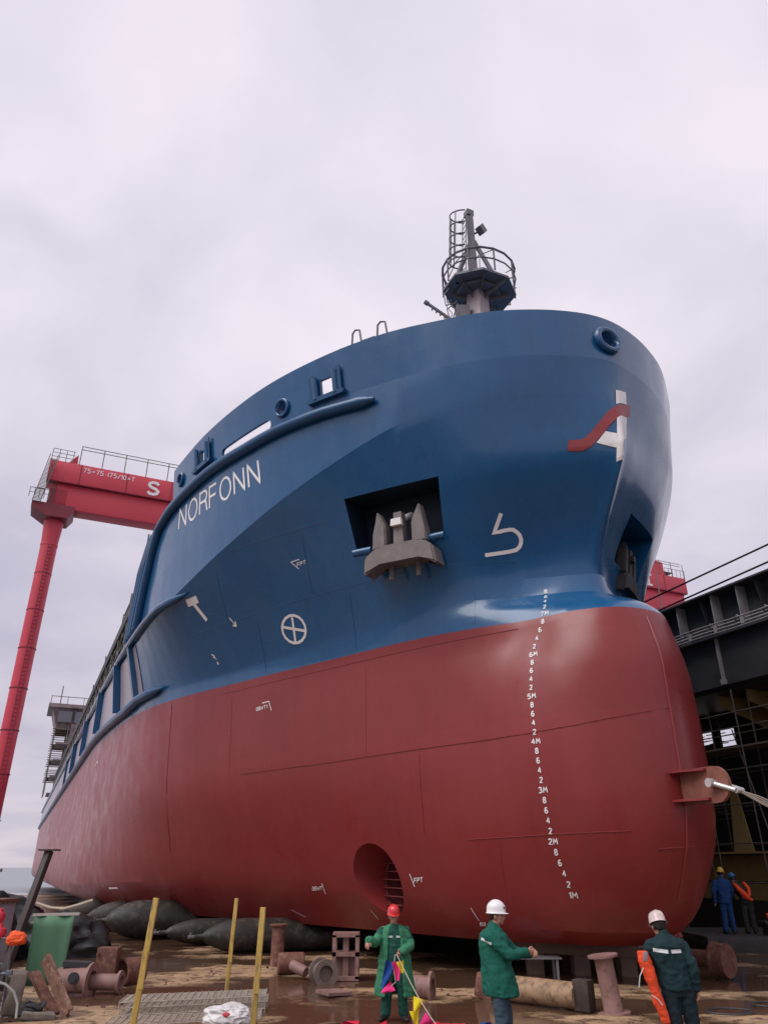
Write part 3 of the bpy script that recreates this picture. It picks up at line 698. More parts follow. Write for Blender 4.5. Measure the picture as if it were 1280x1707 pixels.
# ================================================================ main deck: coaming, lattice, accommodation
m_scaf=mat('scaffold_tube',(.17,.16,.14),rough=.55,metal=.4,var=.3,vscale=4)
mb=MB(); mb.box((-8.7,61,11.5),(.3,76,2.6)); mb.box((-9.2,61,12.9),(.55,78,.55))
for i in range(26): mb.box((-8.8,21.5+i*3.1,11.7),(.5,.12,2.2))
mb.build('hatch_coaming',m_black,ship)
mb=MB(); random.seed(3)
for i in range(52):
    s=20.5+i*1.55; mb.cyl((-9.45,s,10.25),(-9.40,s+random.uniform(-.1,.1),12.3+random.uniform(0,.9)),.035,n=5)
    if i%2: mb.cyl((-9.45,s,10.3),(-9.4,s+1.5,12.3),.03,n=5)
    if i%3==0: mb.cyl((-9.1,s,13.1),(-9.15,s+random.uniform(-.1,.1),14.0+random.uniform(0,.8)),.04,n=5)
for z in (10.9,11.5,12.1): mb.cyl((-9.45,20,z),(-9.45,100,z+.1),.03,n=5)
mb.build('deck_railing',m_scaf,ship)
mb=MB()
for i,(s,z) in enumerate(((20.3,15.9),(22.0,14.6),(24.5,14.4),(27.5,14.2))): mb.cyl((-9.3,s,10.3),(-9.3,s,z),.045,n=6)
for z in (13.3,14.0): mb.cyl((-9.3,17.5,z),(-9.3,27,z),.035,n=6)
mb.cyl((-9.3,19.5,12.6),(-9.3,28,12.6),.035,n=6); mb.cyl((-8.4,20.3,12),(-8.4,20.3,15),.04,n=6); mb.build('scaffold_rail',m_scaf,ship)
m_house=mat('primer_house',(.30,.23,.22),rough=.6,var=.15,vscale=.5,second=(.16,.13,.13),thr=(.5,.62))
m_glass=mat('window_glass',(.30,.30,.33),rough=.15)
mb=MB(); mb.box((0,106,15),(17.0,10,10)); dh=mb.build('accommodation',m_house,ship)
mb=MB(); mb.prism([(-11.8,-4),(-8.6,-4),(8.6,-4),(11.8,-4),(11.8,4),(-11.8,4)],.5,Matrix.Translation((0,104,22.0))); mb.build('bridge_roof',m_house,dh)
mb=MB()
mb.grid([[(-11.2,100.6,22),(11.2,100.6,22),(11.2,107,22),(-11.2,107,22)],[(-10.3,101.6,19.2),(10.3,101.6,19.2),(10.3,107,19.2),(-10.3,107,19.2)]],closed=True); br=mb.build('bridge',m_house,dh,smooth=0)
for i in range(5):
    x=-10.4+i*2.2; mb=MB(); mb.prism([(0,0),(1.8,0),(1.8,1.5),(0,1.5)],.06,Matrix.Translation((x,100.95,20.2))@Matrix.Rotation(R(90+20),4,'X')); mb.build('bridge_window',m_glass,br)
mb=MB()
for i in range(12): mb.cyl((-11.6+i*2.1,100.3,22.4),(-11.6+i*2.1,100.3,23.6),.04,n=5)
mb.cyl((-11.6,100.3,23.5),(11.6,100.3,23.5),.05,n=5); mb.cyl((-10.4,100.5,22.4),(-10.4,100.5,25),.07,n=5); mb.cyl((-11.6,100.3,23.5),(-11.6,107,23.5),.05,n=5); mb.build('roof_railing',m_scaf,dh)
for lv in range(4):
    mb=MB(); mb.box((-9.2,101,10.8+lv*2.1),(1.8,5,.18)); mb.build('deck_balcony',m_house,dh)
# scaffold tower against the starboard side of the accommodation
def scaffold(name,M,nx,ny,nz,dx,dy,dz,r,label,planks=True,group=None):
    root=empty(name,(0,0,0),0,label,'scaffold',group); root.matrix_world=M
    for i in range(nx+1):
        for j in range(ny+1):
            mb=MB(); mb.cyl((i*dx,j*dy,0),(i*dx,j*dy,nz*dz+.6),r,n=6); mb.build('upright_pole',m_scaf,root)
    for k in range(1,nz+1):
        mb=MB()
        for j in range(ny+1): mb.cyl((-.3,j*dy,k*dz),(nx*dx+.3,j*dy,k*dz),r,n=6)
        for i in range(nx+1): mb.cyl((i*dx,-.3,k*dz+.06),(i*dx,ny*dy+.3,k*dz+.06),r,n=6)
        for j in range(ny+1): mb.cyl((-.3,j*dy,k*dz+dz*.45),(nx*dx+.3,j*dy,k*dz+dz*.45),r*.8,n=6)
        mb.build('ledger_pole',m_scaf,root)
        if planks:
            mb=MB(); mb.box((nx*dx/2,ny*dy/2,k*dz+.12),(nx*dx,ny*dy*.9,.06)); mb.build('plank',m_plank,root)
    return root
m_plank=mat('scaffold_plank',(.16,.11,.07),rough=.8,var=.3,vscale=5)
scaffold('scaffold_tower',SHM@Matrix.Translation((-10.4,100.5,10.8)),1,3,4,1.6,2.2,2.1,.07,'pipe scaffold tower beside the brown bridge at the stern of the ship')
# ================================================================ gantry crane far behind
m_crane=mat('red_crane_paint',(.58,.045,.075),rough=.45,var=.08,vscale=.15)
m_craned=mat('dark_red_crane_paint',(.20,.02,.035),rough=.5,var=.1,vscale=.2)
crane=empty('gantry_crane',(0,0,0),0,'towering red gantry crane straddling the berth behind the ship','gantry crane')
SC=SHM
CY=87.7
crane.matrix_world=SC@Matrix.Translation((-15.5,CY,0))
# local x runs along the girder to port, y aft, z up;  x = 0 at the tall round leg
mb=MB(); mb.box((55.4,1.6,51.5),(115,3.2,3.1),bev=.06); mb.box((55.9,1.9,48.1),(113,2.6,3.7),bev=.05); g=mb.build('girder',m_crane,crane)
mb=MB(); mb.box((55.4,.55,49.93),(115,1.0,.10)); mb.build('girder_flange',m_craned,g)
for i in range(18):
    mb=MB(); mb.box((2+i*6.2,-.01,51.5),(.10,.06,3.05)); mb.build('plate_joint',m_craned,g)
mb=MB(); mb.lathe([(.95,-12),(.97,10),(1.0,24),(1.05,40.9),(1.1,40.95),(1.1,41.3),(1.05,41.35),(1.30,45)],(-.1,1.9,0),n=28); mb.build('leg',m_crane,crane)
for z in range(2,41,5):
    mb=MB(); mb.lathe([(.9,-.06),(1.08,-.05),(1.08,.05),(.9,.06)],(-.1,1.9,z),n=24); mb.build('leg_flange',m_craned,crane)
mb=MB()
for sx in (-.12,.42): mb.cyl((sx,.84,0),(sx,.84,41),.035,n=5)
for z in range(80): mb.box((.15,.84,1+z*.5),(.58,.05,.05))
mb.build('ladder',m_craned,crane)
mb=MB(); mb.prism([(-3.2,0),(-1.4,-1.1),(1.5,-1.1),(2.2,0),(2.2,.7),(-3.2,.7)],3.8,Matrix(((1,0,0,0),(0,0,1,-.4),(0,1,0,45.6),(0,0,0,1)))); mb.box((-.3,2.2,47.5),(2.4,3.2,3)); mb.build('leg_head',m_craned,crane)
mb=MB(); 
for i in range(34): mb.cyl((-3.2+i*.026*1.2,-.6,46.2+i*.2),(-2.2+i*.026*1.2,-.6,46.2+i*.2),.05,n=5)
for dx in (0,1.0): mb.cyl((-3.2+dx,-.6,46.2),(-2.2+dx,-.6,53.6),.06,n=5)
for i in range(5): mb.cyl((-3.7+i*.6,-.8,46.6),(-3.7+i*.6,-.8,48),.05,n=5)
mb.cyl((-3.7,-.8,48),(-1.3,-.8,48),.05,n=5); mb.cyl((-3.7,-.8,47.3),(-1.3,-.8,47.3),.04,n=5); mb.build('ladder',m_scaf,crane)
mb=MB()
for i in range(38):
    x=1.6+i*3.0; mb.cyl((x,0,53),(x,0,55.9),.07,n=5)
for z in (55.9,55.4): mb.cyl((1.6,0,z),(112,0,z),.06,n=5)
for i in range(4): mb.cyl((-2+i*.9,0,53),(-2+i*.9,0,54.8),.05,n=5)
for z in (54.8,54.2,53.6): mb.cyl((-2,0,z),(.9,0,z),.045,n=5)
mb.build('walkway_railing',m_scaf,crane)
mb=MB(); mb.prism([(0,0),(1.3,0),(1.2,1.7)],.3,Matrix(((1,0,0,.1),(0,0,1,.4),(0,1,0,53.0),(0,0,0,1)))); mb.build('end_stop',m_crane,crane)
mb=MB(); mb.prism([(0,0),(7.4,0),(7.4,2.6),(3.2,3.1),(0,2.3)],3.4,Matrix(((1,0,0,100.2),(0,0,1,0),(0,1,0,53.0),(0,0,0,1)))); mb.build('machinery_house',m_crane,crane)
mb=MB(); mb.box((109,1.6,54.1),(3.0,2,.1)); 
for i in range(6): mb.cyl((107.8+i,0,53),(107.8+i,0,54.6),.05,n=5)
mb.cyl((107.8,0,54.6),(112.8,0,54.6),.05,n=5); mb.build('end_railing',m_scaf,crane)
for y in (1.2,4):
    mb=MB(); mb.cyl((104+ (2 if y>2 else 0),y,46.3),(100+(12 if y>2 else 0),y,0),.9,n=14); mb.build('hinged_leg',m_crane,crane)
mb=MB(); mb.cyl((103.5,-2,0),(103.5,-2,53),.12,n=6); mb.build('cable_pole',m_scaf,crane)
flat=lambda u,z: (Vector((u,-.06,z)),Vector((0,-1,0)))
def cm(fn,name='lettering'):
    mb=MB(); fn(mb); mb.build(name,m_white,crane,smooth=0,recalc=False)
cm(lambda mb: quad_text(mb,'75+75 (75/10xT',[(2.3,51.9),(9.2,51.9),(9.2,52.55),(2.3,52.55)],.10,flat))
cm(lambda mb: quad_text(mb,'S',[(11.15,50.45),(12.75,50.45),(12.75,52.35),(11.15,52.35)],.42,flat))
cm(lambda mb: quad_text(mb,'I',[(102.2,50.45),(104.6,50.45),(104.6,52.5),(102.2,52.5)],.38,flat))
# ================================================================ neighbouring vessel under construction, to the right
m_nav=mat('primer_black_plate',(.045,.048,.058),rough=.55,var=.25,vscale=1.2)
m_grey=mat('bare_grey_plate',(.30,.285,.30),rough=.55,var=.2,vscale=2)
m_ochre=mat('ochre_hull_primer',(.34,.25,.10),rough=.7,var=.2,vscale=1.2)
nb=empty('dark_vessel',(0,0,0),0,'unfinished black steel vessel with open stiffeners standing to the right of the ship','vessel')
nb.matrix_world=SC@Matrix.Translation((12,0,0))
mb=MB(); mb.box((.35,16,12.43-.03),(1.0,60,.07)); mb.box((.55,16,11.5),(.06,60,1.8)); mb.build('upper_side_plate',m_nav,nb)
mb=MB(); mb.box((.3,16,10.58),(1.0,60,.07)); mb.build('ledge_plate',m_nav,nb)
mb=MB(); mb.box((.18,16,9.62),(.06,60,1.84)); mb.box((.45,16,8.72),(.7,60,.06)); mb.build('lower_side_plate',m_nav,nb)
mb=MB(); mb.box((4.5,16,12.25),(7.4,60,.2)); mb.box((2.3,16,8.65),(3.6,60,.14)); mb.box((8.3,16,2.4),(.2,60,4.8)); mb.box((7.9,8,10.4),(.2,20,3.5)); [mb.cyl((7.9,s_,0),(7.9,s_,12.2),.15,n=8) for s_ in (-3,3,9,20,26,33,40)]; mb.build('deck_plate',m_nav,nb)
for i,s in enumerate([1.2,2.6,3.9,5.3,6.55,7.45,8.75,9.35,10.65,11.9,13.2,15,17,19,21,24]):
    mb=MB()
    if i in (4,7): mb.prism([(.0,12.35),(.52,12.35),(.52,10.65),(.44,10.65)],.035,Matrix(((1,0,0,0),(0,0,1,s),(0,1,0,0),(0,0,0,1))))
    else: mb.box((.27,s,11.5),(.5,.045,1.72))
    mb.build('stiffener',m_grey if i%3!=1 else m_nav,nb)
for s in (-.6,3.0,5.5,8.92,13,17,21):
    mb=MB(); mb.box((.08,s,9.65),(.16,.07,1.8)); mb.box((.06,s,8.8),(.2,.16,.2)); mb.build('flat_bar',m_grey,nb)
for z,r,x in ((11.02,.04,.1),(10.85,.05,.0),(10.70,.03,-.12),(11.1,.03,-.05)):
    mb=MB(); mb.tube([(x,-4+i*1.5,z+.03*math.sin(i*1.7+z)) for i in range(26)],r,6); mb.build('pipe_run',m_grey,nb)
for i in range(10):
    mb=MB(); s=2+i*1.35; mb.box((.0,s,10.9),(.16,.14,.28),rot=(0,0,.3)); mb.tube([(.0,s,11.0),(-.05,s+.2,11.15),(.05,s+.4,10.95)],.04,5); mb.build('pipe_bracket',m_grey,nb)
# cantilever knees under the side, primed ochre
for s in (4.6,6.0,7.4,8.75,10.15,16,17.5):
    mb=MB(); mb.prism([(1.0,8.6),(5.0,8.6),(5.0,6.9),(2.6,7.7),(1.0,8.15)],.05,Matrix(((1,0,0,0),(0,0,1,s),(0,1,0,0),(0,0,0,1)))); mb.build('knee',m_ochre,nb)
# inner bulkhead with openings where daylight comes through
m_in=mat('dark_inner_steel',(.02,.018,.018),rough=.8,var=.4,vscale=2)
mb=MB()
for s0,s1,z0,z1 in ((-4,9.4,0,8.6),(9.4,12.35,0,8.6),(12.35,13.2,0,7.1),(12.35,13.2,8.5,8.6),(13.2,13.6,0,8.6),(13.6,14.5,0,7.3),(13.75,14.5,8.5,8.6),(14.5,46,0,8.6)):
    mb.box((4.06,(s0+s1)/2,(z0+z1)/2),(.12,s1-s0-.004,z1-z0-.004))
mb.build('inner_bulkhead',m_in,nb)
for s,z,w,h,m in ((8.9,5.75,1.2,.5,m_ochre),(10.7,5.2,.5,.4,m_grey),(9.3,7.6,1.1,.5,m_ochre)):
    mb=MB(); mb.box((3.9,s,z),(.15,w,h)); mb.build('plate_patch',m,nb)
# ochre double-bottom plates low down
for a,b,zt in ((4.0,6.5,3.7),(6.56,8.4,3.75),(8.46,13.5,2.6),(13.56,30,2.6)):
    mb=MB(); mb.box((.9,(a+b)/2,(1.1+zt)/2),(.12,b-a,zt-1.1)); mb.build('bottom_plate',m_ochre,nb)
for s in (7.6,9.9):
    mb=MB(); mb.prism([(-.35,2.7),(.55,2.7),(.25,4.9),(-.05,4.9)],.06,Matrix(((0,0,1,.6),(1,0,0,s),(0,1,0,0),(0,0,0,1)))); mb.build('web_frame',m_ochre,nb)
mb=MB(); mb.box((2.0,16,.55),(3.0,60,1.06)); mb.build('keel_blocks',m_in,nb)
mb=MB()
mb.box((.45,16,2.68),(1.0,60,.06)); mb.build('bottom_shelf',m_ochre,nb)
# scaffolding in front of it
NBM=SC@Matrix.Translation((11.5,0,0))
sc=empty('side_scaffold',(0,0,0),0,'dark pipe scaffold standing against the right-hand black vessel','scaffold'); sc.matrix_world=NBM
m_scd=mat('rusty_scaffold_tube',(.10,.085,.075),rough=.6,var=.4,vscale=4)
for i in range(9):
    s=2.0+i*2.05; 
    mb=MB(); mb.cyl((.0+.05*math.sin(i*2),s,.0),(.05*math.cos(i),s+.1*math.sin(i),8.3),.028,n=6); mb.build('upright_pole',m_scd,sc)
    mb=MB(); mb.cyl((1.3,s+.5,2.6),(1.3,s+.45,8.5),.028,n=6); mb.build('upright_pole',m_scd,sc)
random.seed(5)
for z in (1.7,2.95,4.27,5.5,6.2,6.93,7.5):
    for x in ((0,) if z in (6.2,7.5) else (0,1.3)):
        mb=MB(); mb.cyl((x,-2,z),(x,19,z+random.uniform(-.05,.05)),.026,n=6); mb.build('ledger_pole',m_scd,sc)
mb=MB(); mb.box((.7,9,6.28),(1.1,20,.05)); mb.build('plank',m_plank,sc)
for k in range(3):
    mb=MB(); mb.cyl((-.35,6.8+k*3,.0),(.1,8.6+k*3,6.9),.025,n=6); mb.build('brace_pole',m_scd,sc)
# lots of short transoms seen against the daylight of the openings
mb=MB()
for i in range(110):
    s=random.uniform(11.0,14.8); z=random.uniform(4,8.4); x=random.uniform(2.2,3.7)
    mb.cyl((x,s-random.uniform(.2,.7),z),(x,s+random.uniform(.2,.7),z+random.uniform(-.06,.06)),.02,n=4)
tag(mb.build('transom_poles',m_scd,sc),kind='stuff')
# cables in front of the vessel
for k,(a,b,r,lab) in enumerate((((9.0,9.29,11.82),(9.0,3.0,12.02),.035,'upper black cable stretched above the dark vessel'),((9.0,8.97,11.25),(9.0,3.0,11.45),.035,'lower black cable stretched above the dark vessel'))):
    A2=Vector(a); B2=Vector(b); D=B2-A2
    mb=MB(); mb.cyl(A2-D*2.5,B2+D*2.0,r,n=8); o=tag(mb.build('cable',m_black),lab,'cable','black cables above the dark vessel'); o.matrix_world=SC
# ================================================================ ground, water, sky edge
m_mud=mat('mud',(.38,.25,.14),rough=.6,var=.28,vscale=2.2,bump=.16,bscale=22,second=(.13,.072,.05),thr=(.52,.60))
def wet(m,z0,z1):
    """mud soaked dark and shiny just above the puddle level"""
    t=m.node_tree; n=t.nodes; l=t.links.new; b=n['Principled BSDF']; src=b.inputs['Base Color'].links[0].from_socket
    tc=n.new('ShaderNodeTexCoord'); sp=n.new('ShaderNodeSeparateXYZ'); l(tc.outputs['Object'],sp.inputs[0])
    no=n.new('ShaderNodeTexNoise'); no.inputs['Scale'].default_value=7; no.inputs['Detail'].default_value=6; l(tc.outputs['Object'],no.inputs['Vector'])
    ad=n.new('ShaderNodeMath'); ad.operation='MULTIPLY_ADD'; l(no.outputs['Fac'],ad.inputs[0]); ad.inputs[1].default_value=-.022; l(sp.outputs['Z'],ad.inputs[2])
    mr=n.new('ShaderNodeMapRange'); mr.inputs[1].default_value=z0-.011; mr.inputs[2].default_value=z1-.011; mr.inputs[3].default_value=.36; mr.inputs[4].default_value=1; l(ad.outputs[0],mr.inputs[0])
    sc=n.new('ShaderNodeVectorMath'); sc.operation='SCALE'; l(src,sc.inputs[0]); l(mr.outputs[0],sc.inputs['Scale']); l(sc.outputs[0],b.inputs['Base Color'])
    m2=n.new('ShaderNodeMapRange'); m2.inputs[1].default_value=z0-.011; m2.inputs[2].default_value=z1-.011; m2.inputs[3].default_value=.18; m2.inputs[4].default_value=.7; l(ad.outputs[0],m2.inputs[0]); l(m2.outputs[0],b.inputs['Roughness'])
wet(m_mud,.002,.016)
m_water=bpy.data.materials.new('puddle_water'); m_water.use_nodes=True
_n=m_water.node_tree.nodes; _l=m_water.node_tree.links.new; _b=_n['Principled BSDF']
_b.inputs['Base Color'].default_value=(.105,.058,.036,1); _b.inputs['Roughness'].default_value=.09; _b.inputs['Specular IOR Level'].default_value=.5
_t=_n.new('ShaderNodeTexCoord'); _x=_n.new('ShaderNodeTexNoise'); _x.inputs['Scale'].default_value=2.2; _x.inputs['Detail'].default_value=4; _l(_t.outputs['Object'],_x.inputs['Vector'])
_p=_n.new('ShaderNodeBump'); _p.inputs['Strength'].default_value=.25; _p.inputs['Distance'].default_value=.03; _l(_x.outputs['Fac'],_p.inputs['Height']); _l(_p.outputs[0],_b.inputs['Normal'])
from mathutils import noise as NZ
def gh(x,y):
    # low mud banks, drawn out across the slip, with flooded hollows between them
    a=NZ.fractal(Vector((x*.30+3.1,y*.50+7.7,.3)),1.0,2.1,5)
    b=NZ.fractal(Vector((x*1.5,y*2.2,4.3)),1.0,2.0,4)
    h=.05*a+.016*b-.009
    d=math.hypot(x+1.5,(y-15)*.6)
    if x<-2.5 and y<22: h+=.018
    return max(-.05,min(.07,h))
def gxy(xs,ys): return [[(x,y,gh(x,y)) for x in xs] for y in ys]
mb=MB(); xs=[-46+.5*i for i in range(52)]+[-20+.16*i for i in range(250)]+[20+.6*i for i in range(60)]
ys=[1+.5*i for i in range(18)]+[10+.14*i for i in range(180)]+[35.2+.8*i for i in range(50)]
mb.grid(gxy(xs,ys)); gnd=mb.build('slipway_ground',m_mud,smooth=180); tag(gnd,kind='structure')
mb=MB(); mb.grid([[(-120,-2,0),(160,-2,0)],[(-120,78,0),(160,78,0)]]); tag(mb.build('puddle_water',m_water,smooth=0),kind='structure')
mb=MB(); mb.grid([[(-400,-300,-.35),(400,-300,-.35)],[(-400,78.5,-.35),(400,78.5,-.35)]]); tag(mb.build('yard_ground',mat('yard_concrete',(.07,.055,.045),rough=.9,var=.2,vscale=.1),smooth=0),kind='structure')
m_sea=mat('sea_water',(.22,.25,.27),rough=.35,bump=.2,bscale=.4)
mb=MB(); mb.grid([[(-5000,60,-.8),(5000,60,-.8)],[(-5000,5500,-.8),(5000,5500,-.8)]]); tag(mb.build('sea',m_sea,smooth=0),kind='structure')
# ================================================================ airbags under the hull
m_bag=mat('rubber_airbag',(.026,.022,.018),rough=.6,var=.3,vscale=3,second=(.10,.08,.06),thr=(.5,.72),bump=.05,bscale=12)
ABL=['nearest grey rubber airbag under the hull, pointed end towards the slip','second grey airbag, just behind the nearest one','big rounded airbag end bulging out at the left end of the visible row','airbag under the hull further towards the stern','airbag far under the stern half of the hull']
for k,(s,b,r) in enumerate(((11.5,6.35,.43),(14.4,6.85,.36),(17.3,8.4,.58),(21.5,8.6,.5),(26,9.0,.5))):
    mb=MB(); prof=[(0,b+.95),(.06,b+.95),(.07,b+.72)]+[(.09+(r-.09)*math.sin(math.pi/2*t)**.85,b+.70-1.15*t**1.15) for t in [.06,.14,.24,.36,.5,.64,.78,.9,1]]+[(r*.98,b-1.6)]
    rows=[]
    for rr,x in prof: rows.append([Vector((-x,s+rr*math.cos(a),r+rr*math.sin(a)+.02)) for a in [i*math.pi/16 for i in range(32)]])
    for x in (b-2.4,0,-(b-2)):   # squashed under the keel
        rows.append([Vector((-x,s+r*1.15*math.cos(a),.34+.335*math.sin(a))) for a in [i*math.pi/16 for i in range(32)]])
    mb.grid(rows,closed=True)
    o=tag(mb.build('airbag',m_bag,smooth=60),ABL[k],'airbag','rubber airbags under the hull'); o.matrix_world=SHM
    n=MB(); n.cyl((-(b+.9),s,r+.02),(-(b+1.12),s,r+.02),.045); n.cyl((-(b+1.05),s,r),(-(b+1.05),s,r+.12),.03); n.build('nozzle',m_steel,o)
# ================================================================ yard clutter (world axes; camera at the origin looking along +y)
m_rust=mat('rusty_steel',(.15,.060,.042),rough=.75,var=.3,vscale=5,bump=.04,bscale=25,second=(.25,.13,.09),thr=(.5,.66))
m_rustp=mat('pinkish_primer_steel',(.27,.15,.13),rough=.6,var=.2,vscale=4,second=(.14,.06,.045),thr=(.55,.68))
m_tan=mat('muddy_pipe',(.33,.21,.12),rough=.65,var=.2,vscale=4,second=(.14,.085,.05),thr=(.48,.64),bump=.03,bscale=20)
m_yel=mat('weathered_yellow_wood',(.50,.34,.08),rough=.7,var=.2,vscale=4,stretch=(6,6,.8),second=(.26,.18,.09),thr=(.52,.64))
def thing_mesh(mb,name,m,label,cat,group=None,**k): return tag(mb.build(name,m,**k),label,cat,group)
# yellow square stakes
for (x,y,h,w,tx,ty,lab) in ((-3.72,13.2,1.76,.085,.12,0,'leftmost leaning yellow wooden stake in front of the mesh panels'),(-3.10,17.3,1.62,.075,.05,0,'yellow wooden stake standing behind the mesh panels, farthest of three'),(-1.93,13.2,1.63,.085,.03,0,'yellow wooden stake beside the white plastic bag')):
    mb=MB(); mb.beam((x-.02,y,-.15),(x+tx,y+ty,h),w,w*.7,bev=.004); mb.box((x+tx*.45,y-.035,h*.45),(w*.9,.02,.5))
    thing_mesh(mb,'wooden_stake',m_yel,lab,'stake','yellow wooden stakes')
# flanged spool standing upright
mb=MB(); mb.lathe([(0,0),(.27,0),(.27,.035),(.16,.04),(.155,.06),(.15,.80),(.16,.82),(.25,.83),(.25,.865),(0,.865)],(3.80,14.6,.0),(-.10,0,.93),28); thing_mesh(mb,'flanged_spool',m_rustp,'flanged steel pipe stub standing upright at the end of the muddy log-like pipe','pipe stub')
# long muddy pipe lying down, with an end block
a=Vector((2.02,16.1,.22)); b=Vector((3.30,14.95,.22)); d=(b-a).normalized()
mb=MB(); mb.lathe([(0,0),(.17,0),(.2,.02),(.205,1.0),(.2,(b-a).length),(.17,(b-a).length),(0,(b-a).length)],a,d,24); o=thing_mesh(mb,'long_pipe',m_tan,'thick muddy tan pipe lying on the wet ground behind the man in the white helmet','pipe')
mb=MB(); mb.box(b+d*.12+Vector((0,0,.02)),(.30,.24,.46),rot=(0,0,math.atan2(d.y,d.x)),bev=.02); thing_mesh(mb,'timber_block',mat('black_timber',(.05,.035,.028),rough=.85,var=.4,vscale=6),'black timber block against the end of the long tan pipe','block')
mb=MB(); mb.box(a-d*.12+Vector((0,0,-.02)),(.30,.40,.40),rot=(.25,0,.8),bev=.03); thing_mesh(mb,'rusty_wedge',m_rust,'rusty steel wedge block at the left end of the long tan pipe','block')
# steel cradle beam under the bow
mb=MB(); A1=Vector((2.9,20.0,.60)); B1=Vector((5.75,19.4,.52)); mb.beam(A1,B1,.5,.32,bev=.015)
for t in (.2,.55,.9): p=A1.lerp(B1,t); mb.box((p.x,p.y,.18),(.35,.4,.50))
thing_mesh(mb,'cradle_beam',mat('dull_brown_steel',(.16,.10,.075),rough=.7,var=.25,vscale=3),'long dull brown steel beam on short posts beneath the bulbous bow','beam')
mb=MB(); mb.box((3.1,18.4,.46),(1.3,.5,.03)); [mb.box((x,18.4+yy,.22),(.05,.05,.46)) for x in (2.55,3.65) for yy in (-.2,.2)]; thing_mesh(mb,'work_bench',m_steel,'low black steel trestle between the brown beam and the tan pipe','trestle')
# disc-ended roller on the right
mb=MB(); dr=Vector((.62,-.78,0)).normalized(); c=Vector((7.3,19.0,.36)); mb.cyl(c-dr*1.3,c,.17,n=20); mb.cyl(c,c+dr*.06,.36,n=28); mb.cyl(c+dr*.0,c+dr*.32,.33,n=28); thing_mesh(mb,'flanged_roller',m_rust,'rusty roller with a big round end disc lying at right below the bulb','roller')
# crate-like steel block with windows
mb=MB(); cx,cy=-.83,18.8
for z in (.05,.50,.86): mb.box((cx,cy,z),(.58,.5,.08))
for sx in (-1,1):
    for sy in (-1,1): mb.box((cx+sx*.25,cy+sy*.21,.45),(.08,.08,.82))
mb.box((cx,cy+.02,.46),(.12,.34,.78)); mb.box((cx,cy,.28),(.5,.05,.36))
o=thing_mesh(mb,'steel_block',m_rustp,'square pinkish steel block with window openings standing in a puddle','block')
mb=MB(); mb.lathe([(0,0),(.17,0),(.165,.1),(.155,.9),(.2,.93),(.22,.94),(.22,.97),(0,.97)],(-2.62,21.1,-.05),(0,0,1),20); thing_mesh(mb,'mooring_post',m_rust,'short rusty mooring post with a flat cap, standing in the puddle','post')
def lying(name,m,label,c,dr,ln,r,cat,fl=None,dsc=None,group=None,hollow=True):
    mb=MB(); c=Vector(c); dr=Vector(dr).normalized(); a=c-dr*ln/2
    if hollow: prof=[(r*.82,.02),(r,0),(r,ln),(r*.82,ln),(r*.82,ln*.02+.02)]
    else: prof=[(0,0),(r*.9,0),(r,.03),(r,ln-.03),(r*.9,ln),(0,ln)]
    mb.lathe(prof,a,dr,20)
    if hollow: mb.cyl(a+dr*.25*ln,a+dr*.75*ln,r*.8,n=20)
    if fl: 
        for t in fl: mb.lathe([(r*.8,0),(r*1.4,0),(r*1.4,.05),(r*.8,.05)],a+dr*ln*t,dr,20)
    return thing_mesh(mb,name,m,label,cat,group)
lying('rusty_drum',m_rust,'dark rusty drum lying half in the puddle left of the pink bottle-shaped cylinder',(-2.12,19.7,.22),(1,.2,.0),.6,.22,'drum',hollow=False)
lying('small_cylinder',m_rustp,'small pinkish cylinder slumped against the dark drum',(-1.86,18.9,.20),(.9,-.6,-.3),.42,.11,'cylinder',hollow=False)
lying('wheel_roller',mat('grey_roller',(.17,.13,.11),rough=.7,var=.3,vscale=6),'grey round roller lying end-on beside the windowed steel block',(-1.28,18.3,.19),(.4,-1,0),.4,.19,'roller',fl=(0,.9))
mb=MB(); mb.box((-.95,16.6,.06),(.55,.42,.05),rot=(.05,.05,.7)); thing_mesh(mb,'flat_plate',m_rustp,'thin steel plate lying flat in the puddle below the windowed block','plate')
lying('half_pipe',m_rustp,'hollow pipe ring lying behind the bunting man, right of his coat',(.72,16.2,.19),(1,-.3,0),.35,.19,'pipe ring',fl=(.9,))
# pipes and boxes at left
lying('red_pipe',m_rustp,'fat reddish pipe with a dark hole lying beside the green sheet',(-5.92,16.7,.24),(1,-.12,0),.68,.215,'pipe',fl=(.93,),hollow=True)
lying('red_pipe',m_rustp,'thinner reddish pipe continuing right of the fat pipe',(-5.36,16.8,.2),(1,-.05,0),.62,.14,'pipe',fl=(.9,))
lying('end_disc',m_rust,'short rusty round stub with bright face lying right of the reddish pipes',(-5.22,17.9,.26),(-.8,-1,0),.45,.25,'pipe stub',hollow=True)
mb=MB(); mb.cyl((-5.88,16.49,.30),(-5.88,16.44,.30),.10,n=18); mb.cyl((-5.88,16.45,.30),(-5.88,16.42,.30),.06,n=18); o=thing_mesh(mb,'dark_valve_cap',m_black,'round black cap on the side of the fat reddish pipe','cap')
mb=MB(); mb.box((-5.66,17.7,.40),(.42,.3,.62),bev=.02); [mb.cyl((-5.83,17.55,z),(-5.83,17.50,z),.035,n=10) for z in (.28,.6)]; thing_mesh(mb,'rusty_box',m_rust,'upright rusty steel box with bolt holes behind the thinner reddish pipe','box')
mb=MB(); mb.box((-5.95,16.8,.50),(.5,.3,.09),rot=(0,.05,.1)); thing_mesh(mb,'black_plate',m_black,'black plate resting on top of the fat reddish pipe','plate')
